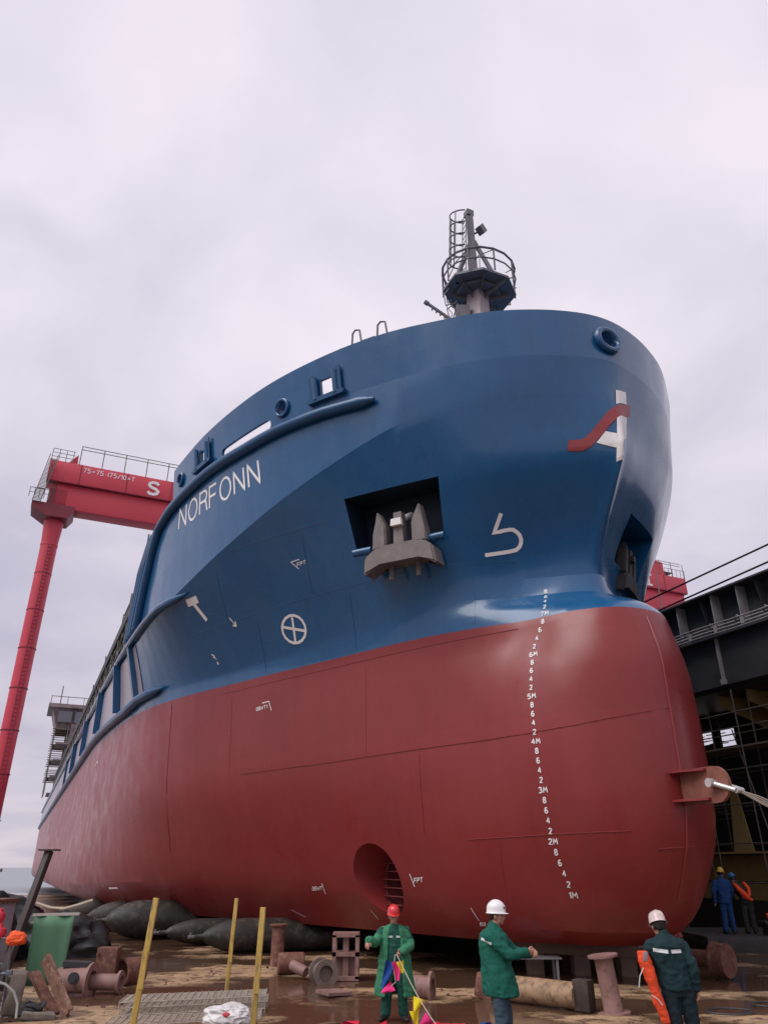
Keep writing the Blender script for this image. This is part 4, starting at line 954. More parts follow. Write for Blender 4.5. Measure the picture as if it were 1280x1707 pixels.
# green sheet panel with pale top rail
m_green=mat('green_sheet',(.085,.20,.115),rough=.65,var=.1,vscale=2)
mb=MB(); rows=[[(-7.75+.9*i/6+ .06*j,18.3-.10*math.sin(i*.9)*.3,1.33-1.3*j/6) for i in range(9)] for j in range(7)]
rows=[[Vector((-7.45+(.86-.06*j/6)*i/8-.0*j,18.0+.03*math.sin(i*1.3),1.26-1.26*j/6)) for i in range(9)] for j in range(7)]
mb.grid(rows); o=mb.build('green_panel',m_green); tag(o,'green sheet panel with a pale top rail standing by the black post','panel')
sm=o.modifiers.new('s','SOLIDIFY'); sm.thickness=.03; remesh_obj(o,None)
mb=MB(); mb.beam((-7.5,18.0,1.28),(-6.5,17.98,1.30),.06,.05); mb.build('top_rail',mat('pale_rail',(.45,.42,.38),rough=.6),o)
# tall dark T-headed post
mb=MB(); a=Vector((-7.05,15.9,0)); b=Vector((-6.82,16.6,2.50)); mb.beam(a,b,.13,.13,bev=.01); mb.box(b+Vector((0,0,.015)),(.36,.26,.03)); thing_mesh(mb,'steel_post',mat('dark_brown_steel',(.045,.032,.03),rough=.6,var=.3,vscale=5),'tall dark steel post with a flat plate on top, left of the green panel','post')
# leaning rusty channel
mb=MB(); a=Vector((-5.80,14.7,.78)); b=Vector((-5.12,14.3,.04)); mb.beam(a,b,.04,.15)
mb.beam(a+Vector((.05,0,.075)),b+Vector((.05,0,.075)),.10,.022); mb.beam(a+Vector((.05,0,-.075)),b+Vector((.05,0,-.075)),.10,.022); thing_mesh(mb,'leaning_channel',mat('flaking_rust',(.20,.10,.07),rough=.8,var=.4,vscale=9,second=(.36,.25,.18),thr=(.55,.62)),'flaking rusty channel leaning diagonally in front of the green panel','steel channel')
mb=MB(); mb.beam((-6.05,15.0,.55),(-5.4,14.5,.02),.18,.07); thing_mesh(mb,'dark_beam',m_rust,'dark rusty beam lying just left of the leaning channel','beam')
# reinforcing mesh panels in a stack
m_mesh=mat('mesh_wire',(.42,.36,.30),rough=.6,var=.3,vscale=8)
mx,my=Vector((1.98,.95,0)).normalized(),Vector((-.5,1,0)).normalized()
for k,(o0,z) in enumerate((((-4.25,14.15),.06),((-4.22,14.2),.15),((-4.2,13.3),.05),((-4.24,14.1),.24))):
    mb=MB(); O0=Vector((o0[0],o0[1],z)); Lx,Ly=2.35,.75
    ax=Vector((1,.30,0)).normalized(); ay=Vector((-.12,1,0)).normalized()
    for i in range(7): p=O0+ay*Ly*i/6; mb.cyl(p,p+ax*Lx,.009,n=5)
    for i in range(22): p=O0+ax*Lx*i/21; mb.cyl(p+Vector((0,0,.014)),p+ay*Ly+Vector((0,0,.014)),.008,n=5)
    for i in range(0,22,3): p=O0+ax*Lx*i/21; mb.cyl(p,p-Vector((0,0,.085)),.007,n=4)
    thing_mesh(mb,'mesh_panel',m_mesh,['bottom panel of the welded wire mesh stack','middle panel of the welded wire mesh stack','separate wire mesh panel nearest the bottom edge of the photo','topmost panel of the welded wire mesh stack'][k],'mesh panel','welded mesh panels on the ground')
# crumpled plastic bag
m_plastic=mat('white_plastic',(.68,.66,.66),rough=.35,var=.08,vscale=6)
def debris():
    random.seed(21); mb=MB()
    for i in range(420):
        x=random.uniform(-7,9); y=random.uniform(9.5,26); z=gh(x,y)
        if z<.004: continue
        r=random.uniform(.012,.05)*(1 if random.random()<.85 else 1.8); mb.box((x,y,z+r*.3),(r*random.uniform(.7,2),r*random.uniform(.7,2),r*random.uniform(.4,1)),rot=(random.random(),random.random(),random.random()*3))
    tag(mb.build('scattered_grit',m_rust,smooth=0),kind='stuff')
debris()
def blob(name,c,rad,m,seed,lump=.25,fq=2.0,parent=None,flat=None):
    """a soft crumpled heap: broad bulges with sharp-edged folds between them"""
    bm_=bmesh.new(); bmesh.ops.create_icosphere(bm_,subdivisions=5,radius=1)
    for v in bm_.verts:
        n=v.co.normalized(); k=1+.35*lump*NZ.noise(n*fq+Vector((seed,0,0)))
        q=n*fq*1.6+Vector((0,seed,0)); r=abs(NZ.noise(q+NZ.noise_vector(q)*.5)); r2=abs(NZ.noise(n*fq*3.5+Vector((seed,seed,0))))
        k+=lump*(.32*(.5-r)+.10*(.5-r2))
        v.co=Vector((n.x*rad[0]*k,n.y*rad[1]*k,n.z*rad[2]*k))
        if flat is not None: v.co.z=max(v.co.z,flat)
    mb=MB(); mb.bm.free(); mb.bm=bm_; return mb.build(name,m,parent,smooth=40,loc=c)
o=blob('plastic_bag',(-2.42,13.6,.14),(.36,.24,.15),m_plastic,3,.75,1.5,flat=-.10); tag(o,'crumpled white plastic bag beside the yellow stake','bag')
blob('red_print',(-2.40,13.38,.16),(.07,.03,.035),mat('red_print',(.5,.04,.05),rough=.5),5,.4,2,parent=None).parent=o
o.children[0].location=(.03,-.22,.04)
# black tarpaulins and rubble heap at far left
m_tarp=mat('black_tarpaulin',(.012,.013,.014),rough=.42,var=.3,vscale=3)
for k,(c,r,sd,lab) in enumerate((((-11.9,25.5,.45),(1.5,1.1,.95),1,'shiny black tarpaulin heap in the gap left of the hull'),((-9.2,23.6,.2),(1.5,.9,.8),2,'black folded tarpaulin heap behind the green panel'),((-10.35,22.2,.3),(.75,.7,1.15),4,'tall dark bundle of tarpaulin behind the black post'))):
    tag(blob('tarpaulin_heap',c,r,m_tarp,sd*7.3,.55,1.6),lab,'tarpaulin','black tarpaulin heaps by the stern')
P=[Vector((-10.35,21.6,1.55)),Vector((-10.0,21.5,1.42)),Vector((-9.7,21.4,1.25)),Vector((-9.5,21.3,1.0)),Vector((-9.4,21.3,.75)),Vector((-9.45,21.2,.55))]
mb=MB(); mb.tube(P,.05,8); thing_mesh(mb,'pale_rope',mat('pale_rope',(.5,.45,.38),rough=.8),'thick pale rope draped over the dark tarpaulin bundle','rope')
mb=MB(); mb.tube([(-9.3,22.4,1.33),(-8.9,22.4,1.22),(-8.5,22.3,1.2),(-8.1,22.3,1.3),(-7.8,22.4,1.4)],.035,8); thing_mesh(mb,'pale_rope',mat('pale_rope2',(.5,.42,.33),rough=.8),'short pale rope lying on the black folded tarpaulin','rope')
# grey cabinet with wire cage on top at the left edge
m_cab=mat('grey_cabinet',(.36,.36,.41),rough=.5,var=.15,vscale=3,second=(.2,.15,.12),thr=(.6,.7))
mb=MB(); mb.box((-9.15,17.4,.78),(2.5,1.2,1.5),bev=.03); cab=thing_mesh(mb,'grey_cabinet',m_cab,'tall grey steel cabinet at the left edge below the wire cage','cabinet')
mb=MB(); mb.box((-9.15,17.4,1.56),(2.6,1.3,.08)); mb.build('top_plate',m_rust,cab)
mb=MB()
for i in range(8): mb.cyl((-10.3+i*.34,16.9,1.6),(-10.3+i*.34,16.9,2.12),.022,n=5)
mb.beam((-10.4,16.9,2.12),(-7.85,16.9,2.14),.06,.06)
for z in (1.75,1.87,2.0): mb.cyl((-10.4,16.9,z),(-7.9,16.9,z),.014,n=4)
thing_mesh(mb,'wire_cage',m_steel,'dark wire cage standing on the grey cabinet','cage')
mb=MB(); 
for z in (1.66,1.78,1.9): mb.box((-9.0,17.3,z),(1.1,.4,.1),bev=.02)
thing_mesh(mb,'white_sacks',m_plastic,'pale folded bundle inside the wire cage','bundle')
# welding set, valves and oddments at the left edge
m_redp=mat('red_plastic',(.55,.03,.05),rough=.35)
m_oran=mat('orange_fabric',(.85,.10,.02),rough=.7,var=.1,vscale=6)
for k,(c,r,lab) in enumerate((((-6.62,14.5,1.42),(.10,.10,.10),'upper red round float at the left edge'),((-6.48,14.3,1.20),(.12,.12,.10),'middle red round float at the left edge'),((-6.56,14.2,1.02),(.10,.10,.08),'lowest red round float at the left edge'))):
    mb=MB(); mb.lathe([(0,-r[2]),(r[0]*.8,-r[2]*.8),(r[0],-.02),(r[0],.02),(r[0]*.8,r[2]*.8),(.03,r[2]),(.03,r[2]+.04),(0,r[2]+.04)],c,(.2,0,1),20); thing_mesh(mb,'red_float',m_redp,lab,'float','red floats at the left edge')
o=blob('orange_rag',(-6.12,14.2,1.13),(.15,.08,.10),m_oran,9,.8,1.5); tag(o,'crumpled bright orange rag hanging beside the red floats','rag')
mb=MB(); mb.cyl((-6.9,14.3,1.12),(-5.95,14.2,1.13),.015,n=6); mb.cyl((-6.25,14.5,0),(-6.25,14.3,1.2),.025,n=6); thing_mesh(mb,'thin_rail',m_steel,'thin steel rail holding up the orange rag','rail')
mb=MB(); mb.cyl((-6.17,13.8,.68),(-6.15,13.6,.69),.09,n=22); mb.cyl((-6.15,13.6,.69),(-6.15,13.58,.69),.065,n=22); mb.tube([(-6.26,13.8,.68),(-6.28,13.8,.78),(-6.17,13.8,.82),(-6.08,13.8,.79)],.012,6); mb.cyl((-6.1,13.7,.67),(-5.88,13.65,.70),.02); mb.box((-5.9,13.65,.70),(.10,.07,.07),bev=.01); mb.cyl((-6.2,13.9,0),(-6.2,13.85,.66),.03)
thing_mesh(mb,'valve_body',mat('blue_grey_valve',(.12,.15,.18),rough=.35,metal=.3,var=.2,vscale=8),'blue-grey round valve on a stem at the lower left','valve')
mb=MB(); mb.tube([(-6.1,13.6,.60),(-5.9,13.6,.55),(-5.75,13.6,.45),(-5.66,13.6,.30),(-5.6,13.5,.12)],.02,8); thing_mesh(mb,'rubber_hose',mat('grey_hose',(.28,.28,.26),rough=.5),'grey hose curling from the valve to the ground','hose')
random.seed(11)
m_conc=mat('muddy_concrete',(.22,.18,.15),rough=.85,var=.3,vscale=5,bump=.06,bscale=20)
CL=['pale broken concrete slab leaning at the left edge under the valve','concrete slab lying in the corner at bottom left','flat stack of sheets under the red floats','narrow broken slab behind the valve','low rubble slab nearest the leaning channel','square rubble block below the valve']
for k,(c,d,rt) in enumerate((((-6.3,13.7,.22),(.55,.35,.42),(.2,.1,.2)),((-6.25,13.1,.08),(.5,.4,.22),(0,.1,-.3)),((-6.75,14.3,.60),(.5,.5,.5),(0,.04,.1)),((-6.1,14.5,.32),(.25,.25,.6),(.1,.1,.4)),((-5.55,14.2,.05),(.5,.25,.12),(0,.1,.5)),((-5.9,13.3,.08),(.28,.28,.2),(0,.1,.2)))):
    mb=MB(); mb.box(c,d,rot=rt,bev=.03)
    bmesh.ops.subdivide_edges(mb.bm,edges=mb.bm.edges,cuts=3,use_grid_fill=True)
    for v in mb.bm.verts: v.co+=NZ.noise_vector(v.co*4)*.03
    thing_mesh(mb,'rubble_slab',m_conc if k!=2 else m_cab,CL[k],'slab','rubble slabs at lower left')
mb=MB()
for j in range(3):
    mb.tube([(-5.72+.16*math.cos(a)+.03*j,14.25+.16*math.sin(a),.08+.05*j+.03*math.sin(3*a)) for a in [i*.5 for i in range(14)]],.03,7)
thing_mesh(mb,'hose_coil',m_black,'coil of black hose at the foot of the leaning channel','hose')
# small extras at right: hose loops, striped buoy, mooring loop
for k,(cx,cy,rx,lab) in enumerate(((5.7,14.6,.38,'thin black hose loop lying on the mud at lower right'),(6.7,15.3,.3,'second hose loop near the right edge of the photo'))):
    mb=MB(); mb.tube([(cx+rx*math.cos(a)*(1+.1*math.sin(2*a)),cy+rx*.8*math.sin(a),.05) for a in [i*.35 for i in range(19)]],.016,6); thing_mesh(mb,'hose_loop',m_black,lab,'hose')
mb=MB(); c=Vector((8.9,25.9,.15)); dr=Vector((-.32,0,1)).normalized(); mb.lathe([(0,0),(.18,0),(.22,.1),(.22,.55),(.18,.75),(.13,.85),(.14,.95),(.09,1.05),(0,1.08)],c,dr,20); thing_mesh(mb,'red_fender_buoy',mat('red_white_rag',(.42,.06,.06),rough=.6,var=.4,vscale=7,second=(.55,.38,.35),thr=(.55,.6)),'red and white mottled buoy leaning under the right side of the bulb','buoy')
mb=MB(); mb.box((12.6,25.8,.2),(7,3.6,.46),bev=.02); thing_mesh(mb,'concrete_ledge',mat('dark_concrete',(.045,.04,.04),rough=.7,var=.3,vscale=3),'low dark concrete ledge carrying the two distant workers','ledge')
# ================================================================ people
def V3(*a): return Vector(a)
def ellip(mb,c,r,M=None,seg=16):
    T=(M or Matrix())@Matrix.Translation(c)@Matrix.Diagonal((*r,1))
    bmesh.ops.create_uvsphere(mb.bm,u_segments=seg,v_segments=seg//2+2,radius=1,matrix=T)
def rings(mb,spec,yaw,n=20):
    """closed loft: spec = (centre, half width, half depth), width along the shoulder axis"""
    ax=V3(math.cos(yaw),math.sin(yaw),0); ay=V3(-math.sin(yaw),math.cos(yaw),0); R_=[]
    for c,a,b in spec:
        c=V3(*c); R_.append([c+ax*a*math.copysign(abs(math.cos(t))**.85,math.cos(t))+ay*b*math.copysign(abs(math.sin(t))**.85,math.sin(t)) for t in [2*math.pi*k/n for k in range(n)]])
    Vv=mb.grid(R_,closed=True); mb.bm.faces.new(Vv[0][::-1]); mb.bm.faces.new(Vv[-1])
def limb(mb,pts,rads,n=12,k=5):
    P=[];Q=[]
    for i in range(len(pts)-1):
        for j in range(k): t=j/k; P.append(V3(*pts[i]).lerp(V3(*pts[i+1]),t)); Q.append(rads[i]+(rads[i+1]-rads[i])*t)
    P.append(V3(*pts[-1])); Q.append(rads[-1])
    P2=[P[0]]+[(P[i-1]+P[i]*2+P[i+1])/4 for i in range(1,len(P)-1)]+[P[-1]]
    mb.tube(P2,0,n,rads=Q)
    for p,r in ((P2[0],Q[0]),(P2[-1],Q[-1])): ellip(mb,p,(r*.97,)*3,seg=12)
def fuse(mb,name,mats,parent,vox,smooth=3,wr=0,wf=9,matf=None):
    o=mb.build(name,mats,parent,smooth=0)
    m=o.modifiers.new('r','REMESH'); m.mode='VOXEL'; m.voxel_size=vox; m.use_smooth_shade=True
    if smooth: s=o.modifiers.new('s','SMOOTH'); s.factor=.5; s.iterations=smooth
    remesh_obj(o,None); me=o.data
    if not me.materials:
        for q in (mats if isinstance(mats,(list,tuple)) else [mats]): me.materials.append(q)
    if wr:
        me.calc_loop_triangles(); ns=[v.normal.copy() for v in me.vertices]
        for v,n in zip(me.vertices,ns):
            c=v.co; w=NZ.fractal(V3(c.x*wf,c.y*wf,c.z*wf*.7),1,2,3); w2=1-abs(NZ.noise(V3(c.x*wf*.8+5,c.y*wf*.8,c.z*wf*1.6)))*2
            v.co=c+n*wr*(w*.6+w2*.5)
    for p in me.polygons:
        p.use_smooth=True
        if matf: p.material_index=matf(p.center)
    return o
m_eye=mat('dark_eye',(.02,.014,.012),rough=.3)
m_lip=mat('lip',(.36,.13,.11),rough=.5)
def frame_dir(c,f,up=V3(0,0,1)):
    f=V3(*f).normalized(); r=f.cross(up).normalized(); u=r.cross(f)
    return Matrix(((r.x,f.x,u.x,c[0]),(r.y,f.y,u.y,c[1]),(r.z,f.z,u.z,c[2]),(0,0,0,1)))   # x right of person, y forward, z up
def head(mb,M):
    ellip(mb,(0,-.006,.015),(.074,.094,.104),M); ellip(mb,(0,.022,-.052),(.058,.064,.062),M); ellip(mb,(0,.062,-.088),(.024,.022,.020),M)
    ellip(mb,(0,.094,-.020),(.011,.018,.024),M,10); ellip(mb,(0,.102,-.034),(.017,.013,.011),M,10)
    ellip(mb,(0,.080,.018),(.052,.014,.010),M,12); ellip(mb,(0,.084,-.062),(.024,.011,.010),M,10)
    for s in (-1,1): ellip(mb,(s*.077,-.006,-.015),(.011,.020,.032),M,10); ellip(mb,(s*.045,.055,-.025),(.022,.022,.022),M,10)
def hand(mb,w,d,side,curl,thumb_dir):
    """w wrist, d finger direction, side = direction across the palm towards the thumb"""
    w=V3(*w); d=V3(*d).normalized(); s=V3(*side); s=(s-d*s.dot(d)).normalized(); n=d.cross(s)
    M=Matrix(((s.x,d.x,n.x,w.x),(s.y,d.y,n.y,w.y),(s.z,d.z,n.z,w.z),(0,0,0,1)))
    ellip(mb,(0,.045,0),(.040,.052,.016),M)
    for i,(x,l) in enumerate(((.030,.074),(.010,.082),(-.010,.076),(-.029,.060))):
        p=V3(x,.082,0); P=[M@p]; a=0
        for q,fr in enumerate((.45,.32,.23)):
            a+=curl*(1+.1*i)*(.8 if q==0 else 1); p=p+V3(0,math.cos(a),-math.sin(a))*l*fr; P.append(M@p)
        mb.tube(P,.009,8,rads=[.0105,.0098,.0090,.0078])
    t=V3(*thumb_dir); p0=V3(.030,.020,0); p1=V3(.055,.050,-.012*1); p2=V3(.050,.082,-.026)
    mb.tube([M@p0,M@p1,M@p2],.011,8,rads=[.014,.012,.0095])
def helmet(M,m,parent,tilt=0,brim=.03,ribs=False):
    mb=MB(); T=M@Matrix.Rotation(tilt,4,'X'); R_=[]
    prof=[(1.10,.022),(1.06,.026),(1.0,.035),(.985,.07),(.93,.105),(.80,.135),(.55,.158),(.28,.168),(.02,.171)]
    n=28
    for k,(r,z) in enumerate(prof):
        row=[]
        for i in range(n):
            a=2*math.pi*i/n; ex=0
            if k<=1: ex=brim*max(0,math.sin(a))**2*(1 if k==0 else .8)
            rb=0
            if ribs and 2<k<8: rb=.006*max(0,math.cos(a*3))**6 if False else .006*(1 if abs(((i*6/n)%1)-.5)>.32 else 0)
            row.append(T@V3((.102*r+rb)*math.cos(a),(.126*r+ex+rb)*math.sin(a)-.005,z))
        R_.append(row)
    Vv=mb.grid(R_,closed=True); mb.bm.faces.new(Vv[-1])
    # low central ridge
    mb.tube([T@V3(0,.126*math.cos(a)*1.0-.005,.035+.137*math.sin(a)) for a in [math.pi*(.12+.76*i/10) for i in range(11)]],.011,8)
    o=mb.build('helmet',m,parent,smooth=50); sm=o.modifiers.new('s','SOLIDIFY'); sm.thickness=.004; remesh_obj(o,None)
    return o
def person(name,loc,J,C,label,group=None):
    root=empty('person',loc,0,label,'person',group)
    yaw=J.get('yaw',0); f=J['face']; hM=frame_dir(J['head'],f)
    # body: one continuous surface
    mb=MB()
    rings(mb,[(J['pelvis'],.15,.10),(J['waist'],.13,.095),(J['chest'],.165,.11),(J['neck'],.09,.07)],yaw)
    nk=V3(*J['neck']); hd=V3(*J['head']); limb(mb,[nk-V3(0,0,.05),hd-V3(0,0,.05)+hM.to_3x3()@V3(0,-.01,0)],[.062,.052])
    head(mb,hM)
    for S in 'LR':
        limb(mb,[J['sh'+S],J['el'+S],J['wr'+S]],[.052,.040,.027]); limb(mb,[J['hip'+S],J['kn'+S],J['an'+S]],[.085,.055,.038])
        d=J.get('hd'+S,(0,0,-1)); hand(mb,J['wr'+S],d,J.get('th'+S,(0,-1,0)),J.get('curl'+S,.55),(0,0,0))
        a=V3(*J['an'+S]); t=V3(*J.get('toe'+S,(0,-1,0))).normalized(); limb(mb,[a-t*.03-V3(0,0,.04),a+t*.15-V3(0,0,.055)],[.042,.032])
    Mi=hM.inverted()
    def mf(c):
        q=Mi@c
        if q.y>.045:
            for s in (-1,1):
                if (q.x-s*.031)**2/.012**2+(q.z-.002)**2/.006**2<1: return 1
                if (q.x-s*.031)**2/.018**2+(q.z-.022)**2/.005**2<1: return 1
            if q.x**2/.022**2+(q.z+.062)**2/.008**2<1: return 2
        return 0
    fuse(mb,'body',[C['skin'],m_eye,m_lip],root,C.get('vox',.009),1,matf=mf)
    # hair showing under the helmet
    mb=MB(); ellip(mb,(0,-.016,.028),(.080,.092,.098),hM)
    for s in (-1,1): ellip(mb,(s*.066,-.02,.0),(.016,.045,.05),hM)
    ellip(mb,(0,-.055,-.015),(.062,.045,.05),hM); fuse(mb,'hair',C['hair'],root,.012,1)
    hm=helmet(hM@Matrix.Translation((0,0,.0)),C['helmet'],root,J.get('htilt',0),ribs=C.get('ribs',False))
    # jacket
    mb=MB(); jk=J.get('jacket'); rings(mb,jk,yaw,24)
    for S in 'LR':
        sp=V3(*J['sh'+S])-V3(0,0,.022); w=V3(*J['wr'+S]); e=V3(*J['el'+S]); cuff=e.lerp(w,.93)
        limb(mb,[sp,e,cuff],C.get('slv',[.074,.066,.052]))
    col_=V3(*J['neck']); limb(mb,[col_-V3(0,0,.07),col_+V3(0,0,.035)],[.10,.066])
    fuse(mb,'jacket',C['jacket'],root,.012,3,wr=.020,wf=9)
    # trousers
    mb=MB(); rings(mb,[((J['pelvis'][0],J['pelvis'][1],J['pelvis'][2]-.10),.15,.115),(J['pelvis'],.17,.125),((J['pelvis'][0],J['pelvis'][1],J['pelvis'][2]+.12),.155,.115)],yaw)
    for S in 'LR':
        a=V3(*J['an'+S]); limb(mb,[J['hip'+S],J['kn'+S],(a.x,a.y,a.z)],[.108,.082,.078])
    fuse(mb,'trousers',C['trousers'],root,.012,3,wr=.018,wf=9)
    for S in 'LR':
        a=V3(*J['an'+S]); t=V3(*J.get('toe'+S,(0,-1,0))).normalized(); mb=MB()
        limb(mb,[a+V3(0,0,.12),a-V3(0,0,.03)],[.055,.052]); limb(mb,[a-t*.04-V3(0,0,.045),a+t*.10-V3(0,0,.05),a+t*.17-V3(0,0,.058)],[.046,.045,.036])
        fuse(mb,'boot',C['boot'],root,.012,1)
    for st in J.get('strips',[]):
        mb=MB(); surf_strip(mb,root,*st); 
        mb.build('reflective_strip',m_refl,root,smooth=0)
    return root
m_refl=mat('reflective_strip',(.60,.62,.62),rough=.3)
def surf_strip(mb,root,a,b,w,d,tgt='jacket'):
    """band from a to b laid on the garment, seen along direction d"""
    o=[c for c in root.children if c.name.split('.')[0]==tgt][0]
    T=BVHTree.FromPolygons([v.co.copy() for v in o.data.vertices],[tuple(p.vertices) for p in o.data.polygons])
    a=V3(*a); b=V3(*b); d=V3(*d).normalized(); t=(b-a).normalized(); u=d.cross(t).normalized(); rows=[]
    for j in (-1,0,1):
        r=[]
        for i in range(13):
            p=a.lerp(b,i/12)+u*w/2*j; h=T.ray_cast(p-d*1.0,d); r.append((h[0] if h[0] else p)-d*.006)
        rows.append(r)
    mb.grid(rows)
m_skin=mat('skin',(.44,.22,.15),rough=.5,var=.06,vscale=20)
m_hair=mat('black_hair',(.012,.010,.010),rough=.5)
m_boot=mat('black_boot',(.02,.018,.016),rough=.45,var=.3,vscale=8)
def cloth(n,c,v=.14): return mat(n,c,rough=.85,var=v,vscale=5,bump=.02,bscale=60,spec=.25)
m_redh=mat('red_helmet',(.65,.02,.02),rough=.25,coat=.5)
m_whh=mat('white_helmet',(.78,.77,.77),rough=.3,coat=.4)
m_pkh=mat('pale_pink_helmet',(.62,.50,.47),rough=.32,coat=.4)
m_greenc=cloth('green_coverall',(.018,.085,.065)); m_coat=cloth('green_raincoat',(.045,.20,.105)); m_jean=cloth('blue_grey_trousers',(.045,.075,.105))
m_greenj=cloth('green_work_jacket',(.010,.105,.075)); m_navy=cloth('dark_teal_coverall',(.012,.034,.040)); m_navt=cloth('navy_trousers',(.010,.022,.028)); m_blueo=cloth('blue_overall',(.015,.055,.17)); m_grey2=cloth('dark_olive_clothes',(.03,.035,.03)); m_orv=cloth('orange_vest',(.80,.085,.03),.08)
# 1. man in the red helmet and open green raincoat, facing the camera, holding bunting
p1=dict(yaw=0,face=(.12,-1,-.14),head=(-.01,-.06,1.47),neck=(0,0,1.32),chest=(0,.01,1.16),waist=(0,0,.98),pelvis=(.01,0,.84),
 shL=(.185,0,1.27),elL=(.27,-.04,1.03),wrL=(.10,-.27,.97),hdL=(-.55,-.6,-.35),thL=(0,0,1),curlL=1.1,
 shR=(-.185,0,1.27),elR=(-.33,-.08,1.08),wrR=(-.42,-.30,1.13),hdR=(-.25,-.5,-.8),thR=(1,-.3,0),curlR=.75,
 hipL=(.09,0,.80),knL=(.12,-.03,.45),anL=(.14,0,.10),hipR=(-.09,0,.80),knR=(-.12,-.04,.45),anR=(-.15,.02,.10),toeL=(.3,-1,0),toeR=(-.55,-1,0),
 jacket=[((0,.0,.80),.175,.13),((0,0,.98),.165,.125),((0,.01,1.16),.19,.135),((0,.01,1.27),.175,.12),((0,0,1.325),.10,.08)],
 strips=[((-.145,0,1.17),(-.03,0,1.175),.028,(0,1,0)),((.03,0,1.175),(.145,0,1.17),.028,(0,1,0))])
c1=dict(skin=m_skin,hair=m_hair,helmet=m_redh,jacket=m_greenc,trousers=m_greenc,boot=m_boot,slv=[.07,.06,.05])
P1=(.17,14.05,.0)
r1=person('p',P1,p1,c1,'man in a red helmet and long open green raincoat facing the camera')
# open raincoat: a thick shell with a gap in front, plus sleeves
mb=MB(); spec=[(.34,.33,.23),(.45,.32,.22),(.62,.29,.205),(.80,.265,.185),(.98,.235,.17),(1.16,.23,.165),(1.25,.225,.15),(1.30,.19,.125),(1.345,.11,.09)]
R_=[]
for z,a,b in spec:
    g=.50 if z<1.2 else .42; A_=[-math.pi/2+g+(2*math.pi-2*g)*k/26 for k in range(27)]
    fold=lambda t,z=z: 1+.05*math.sin(t*9+z*3)*(1.3-z)
    o_=[V3(a*fold(t)*math.cos(t),b*fold(t)*math.sin(t)+.01,z) for t in A_]; i_=[V3((a*fold(t)-.026)*math.cos(t),(b*fold(t)-.026)*math.sin(t)+.01,z) for t in A_[::-1]]
    R_.append(o_+i_)
Vv=mb.grid(R_,closed=True)
for r_ in (Vv[0],Vv[-1]):
    n=27
    for k in range(n-1): mb.bm.faces.new((r_[k],r_[k+1],r_[2*n-2-k],r_[2*n-1-k]))
for S in 'LR':
    e=V3(*p1['el'+S]); w_=V3(*p1['wr'+S]); limb(mb,[V3(*p1['sh'+S])+V3(-.015 if S=='L' else .015,0,-.03),e,e.lerp(w_,.90)],[.078,.076,.062])
fuse(mb,'raincoat',m_coat,r1,.012,2,wr=.020,wf=7)
# 2. man in the white helmet, turned to the right, arm stretched out
p2=dict(yaw=R(-62),face=(.93,-.30,-.02),head=(.0,-.01,1.635),neck=(-.05,0,1.48),chest=(-.06,.0,1.30),waist=(-.03,0,1.07),pelvis=(-.02,0,.92),
 shR=(-.12,-.17,1.42),elR=(.10,-.25,1.20),wrR=(.33,-.18,1.235),hdR=(1,.15,-.05),thR=(0,-.3,1),curlR=1.35,
 shL=(.03,.17,1.42),elL=(.22,.22,1.20),wrL=(.42,.12,1.18),hdL=(1,-.1,0),thL=(0,.2,1),curlL=1.2,
 hipR=(-.04,-.10,.88),knR=(-.02,-.11,.48),anR=(-.06,-.12,.10),hipL=(.0,.09,.88),knL=(.06,.10,.48),anL=(.03,.10,.10),toeR=(1,-.3,0),toeL=(1,-.1,0),
 jacket=[((-.0,0,.75),.245,.20),((-.01,0,.88),.235,.195),((-.04,0,1.10),.205,.16),((-.06,0,1.30),.215,.155),((-.06,0,1.41),.195,.14),((-.055,0,1.465),.13,.10),((-.05,0,1.50),.085,.08)],
 strips=[((-.25,-.10,1.37),(-.12,-.26,1.33),.03,(.35,1,0))])
c2=dict(skin=m_skin,hair=m_hair,helmet=m_whh,jacket=m_greenj,trousers=m_jean,boot=m_boot)
r2=person('p',(1.47,11.0,0),p2,c2,'man in a white helmet and green work jacket pointing to the right')
hM2=frame_dir(p2['head'],p2['face'])
mb=MB()   # small emblem on the front of the helmet
for dz,w_ in ((.085,.012),(.092,.006)): mb.box(hM2@V3(.045,.112,dz),(.022,.004,.012 if dz<.09 else .02),rot=(0,0,0))
mb.build('helmet_emblem',m_black,[c for c in r2.children if c.name.startswith('helmet')][0])
# 3. man seen from behind at lower right, orange life jacket over the left arm
p3=dict(yaw=R(3),face=(-.05,1,-.12),head=(-.05,.05,1.535),neck=(-.01,.01,1.41),chest=(.0,.0,1.25),waist=(.03,0,1.03),pelvis=(.06,0,.90),htilt=R(-14),
 shL=(-.19,0,1.35),elL=(-.27,.10,1.10),wrL=(-.16,.26,.98),hdL=(.2,.7,-.1),thL=(0,0,1),curlL=1.0,
 shR=(.18,0,1.35),elR=(.27,-.06,1.10),wrR=(.285,-.02,.87),hdR=(-.02,.1,-1),thR=(-.3,1,0),curlR=.5,
 hipL=(-.03,0,.86),knL=(-.03,-.02,.47),anL=(.0,.02,.10),hipR=(.15,0,.86),knR=(.18,-.01,.47),anR=(.17,.0,.10),toeL=(-.2,1,0),toeR=(.3,1,0),
 jacket=[((.055,0,.86),.185,.135),((.03,0,1.03),.18,.13),((.0,0,1.25),.215,.14),((-.01,0,1.345),.205,.13),((-.01,0,1.40),.14,.10),((-.01,0,1.44),.085,.075)],
 strips=[((-.20,0,1.285),(-.04,0,1.27),.038,(0,1,0)),((.0,0,1.27),(.13,0,1.275),.038,(0,1,0))])
c3=dict(skin=m_skin,hair=m_hair,helmet=m_pkh,jacket=m_navy,trousers=m_navt,boot=m_boot,ribs=True)
P3=(3.50,10.6,0)
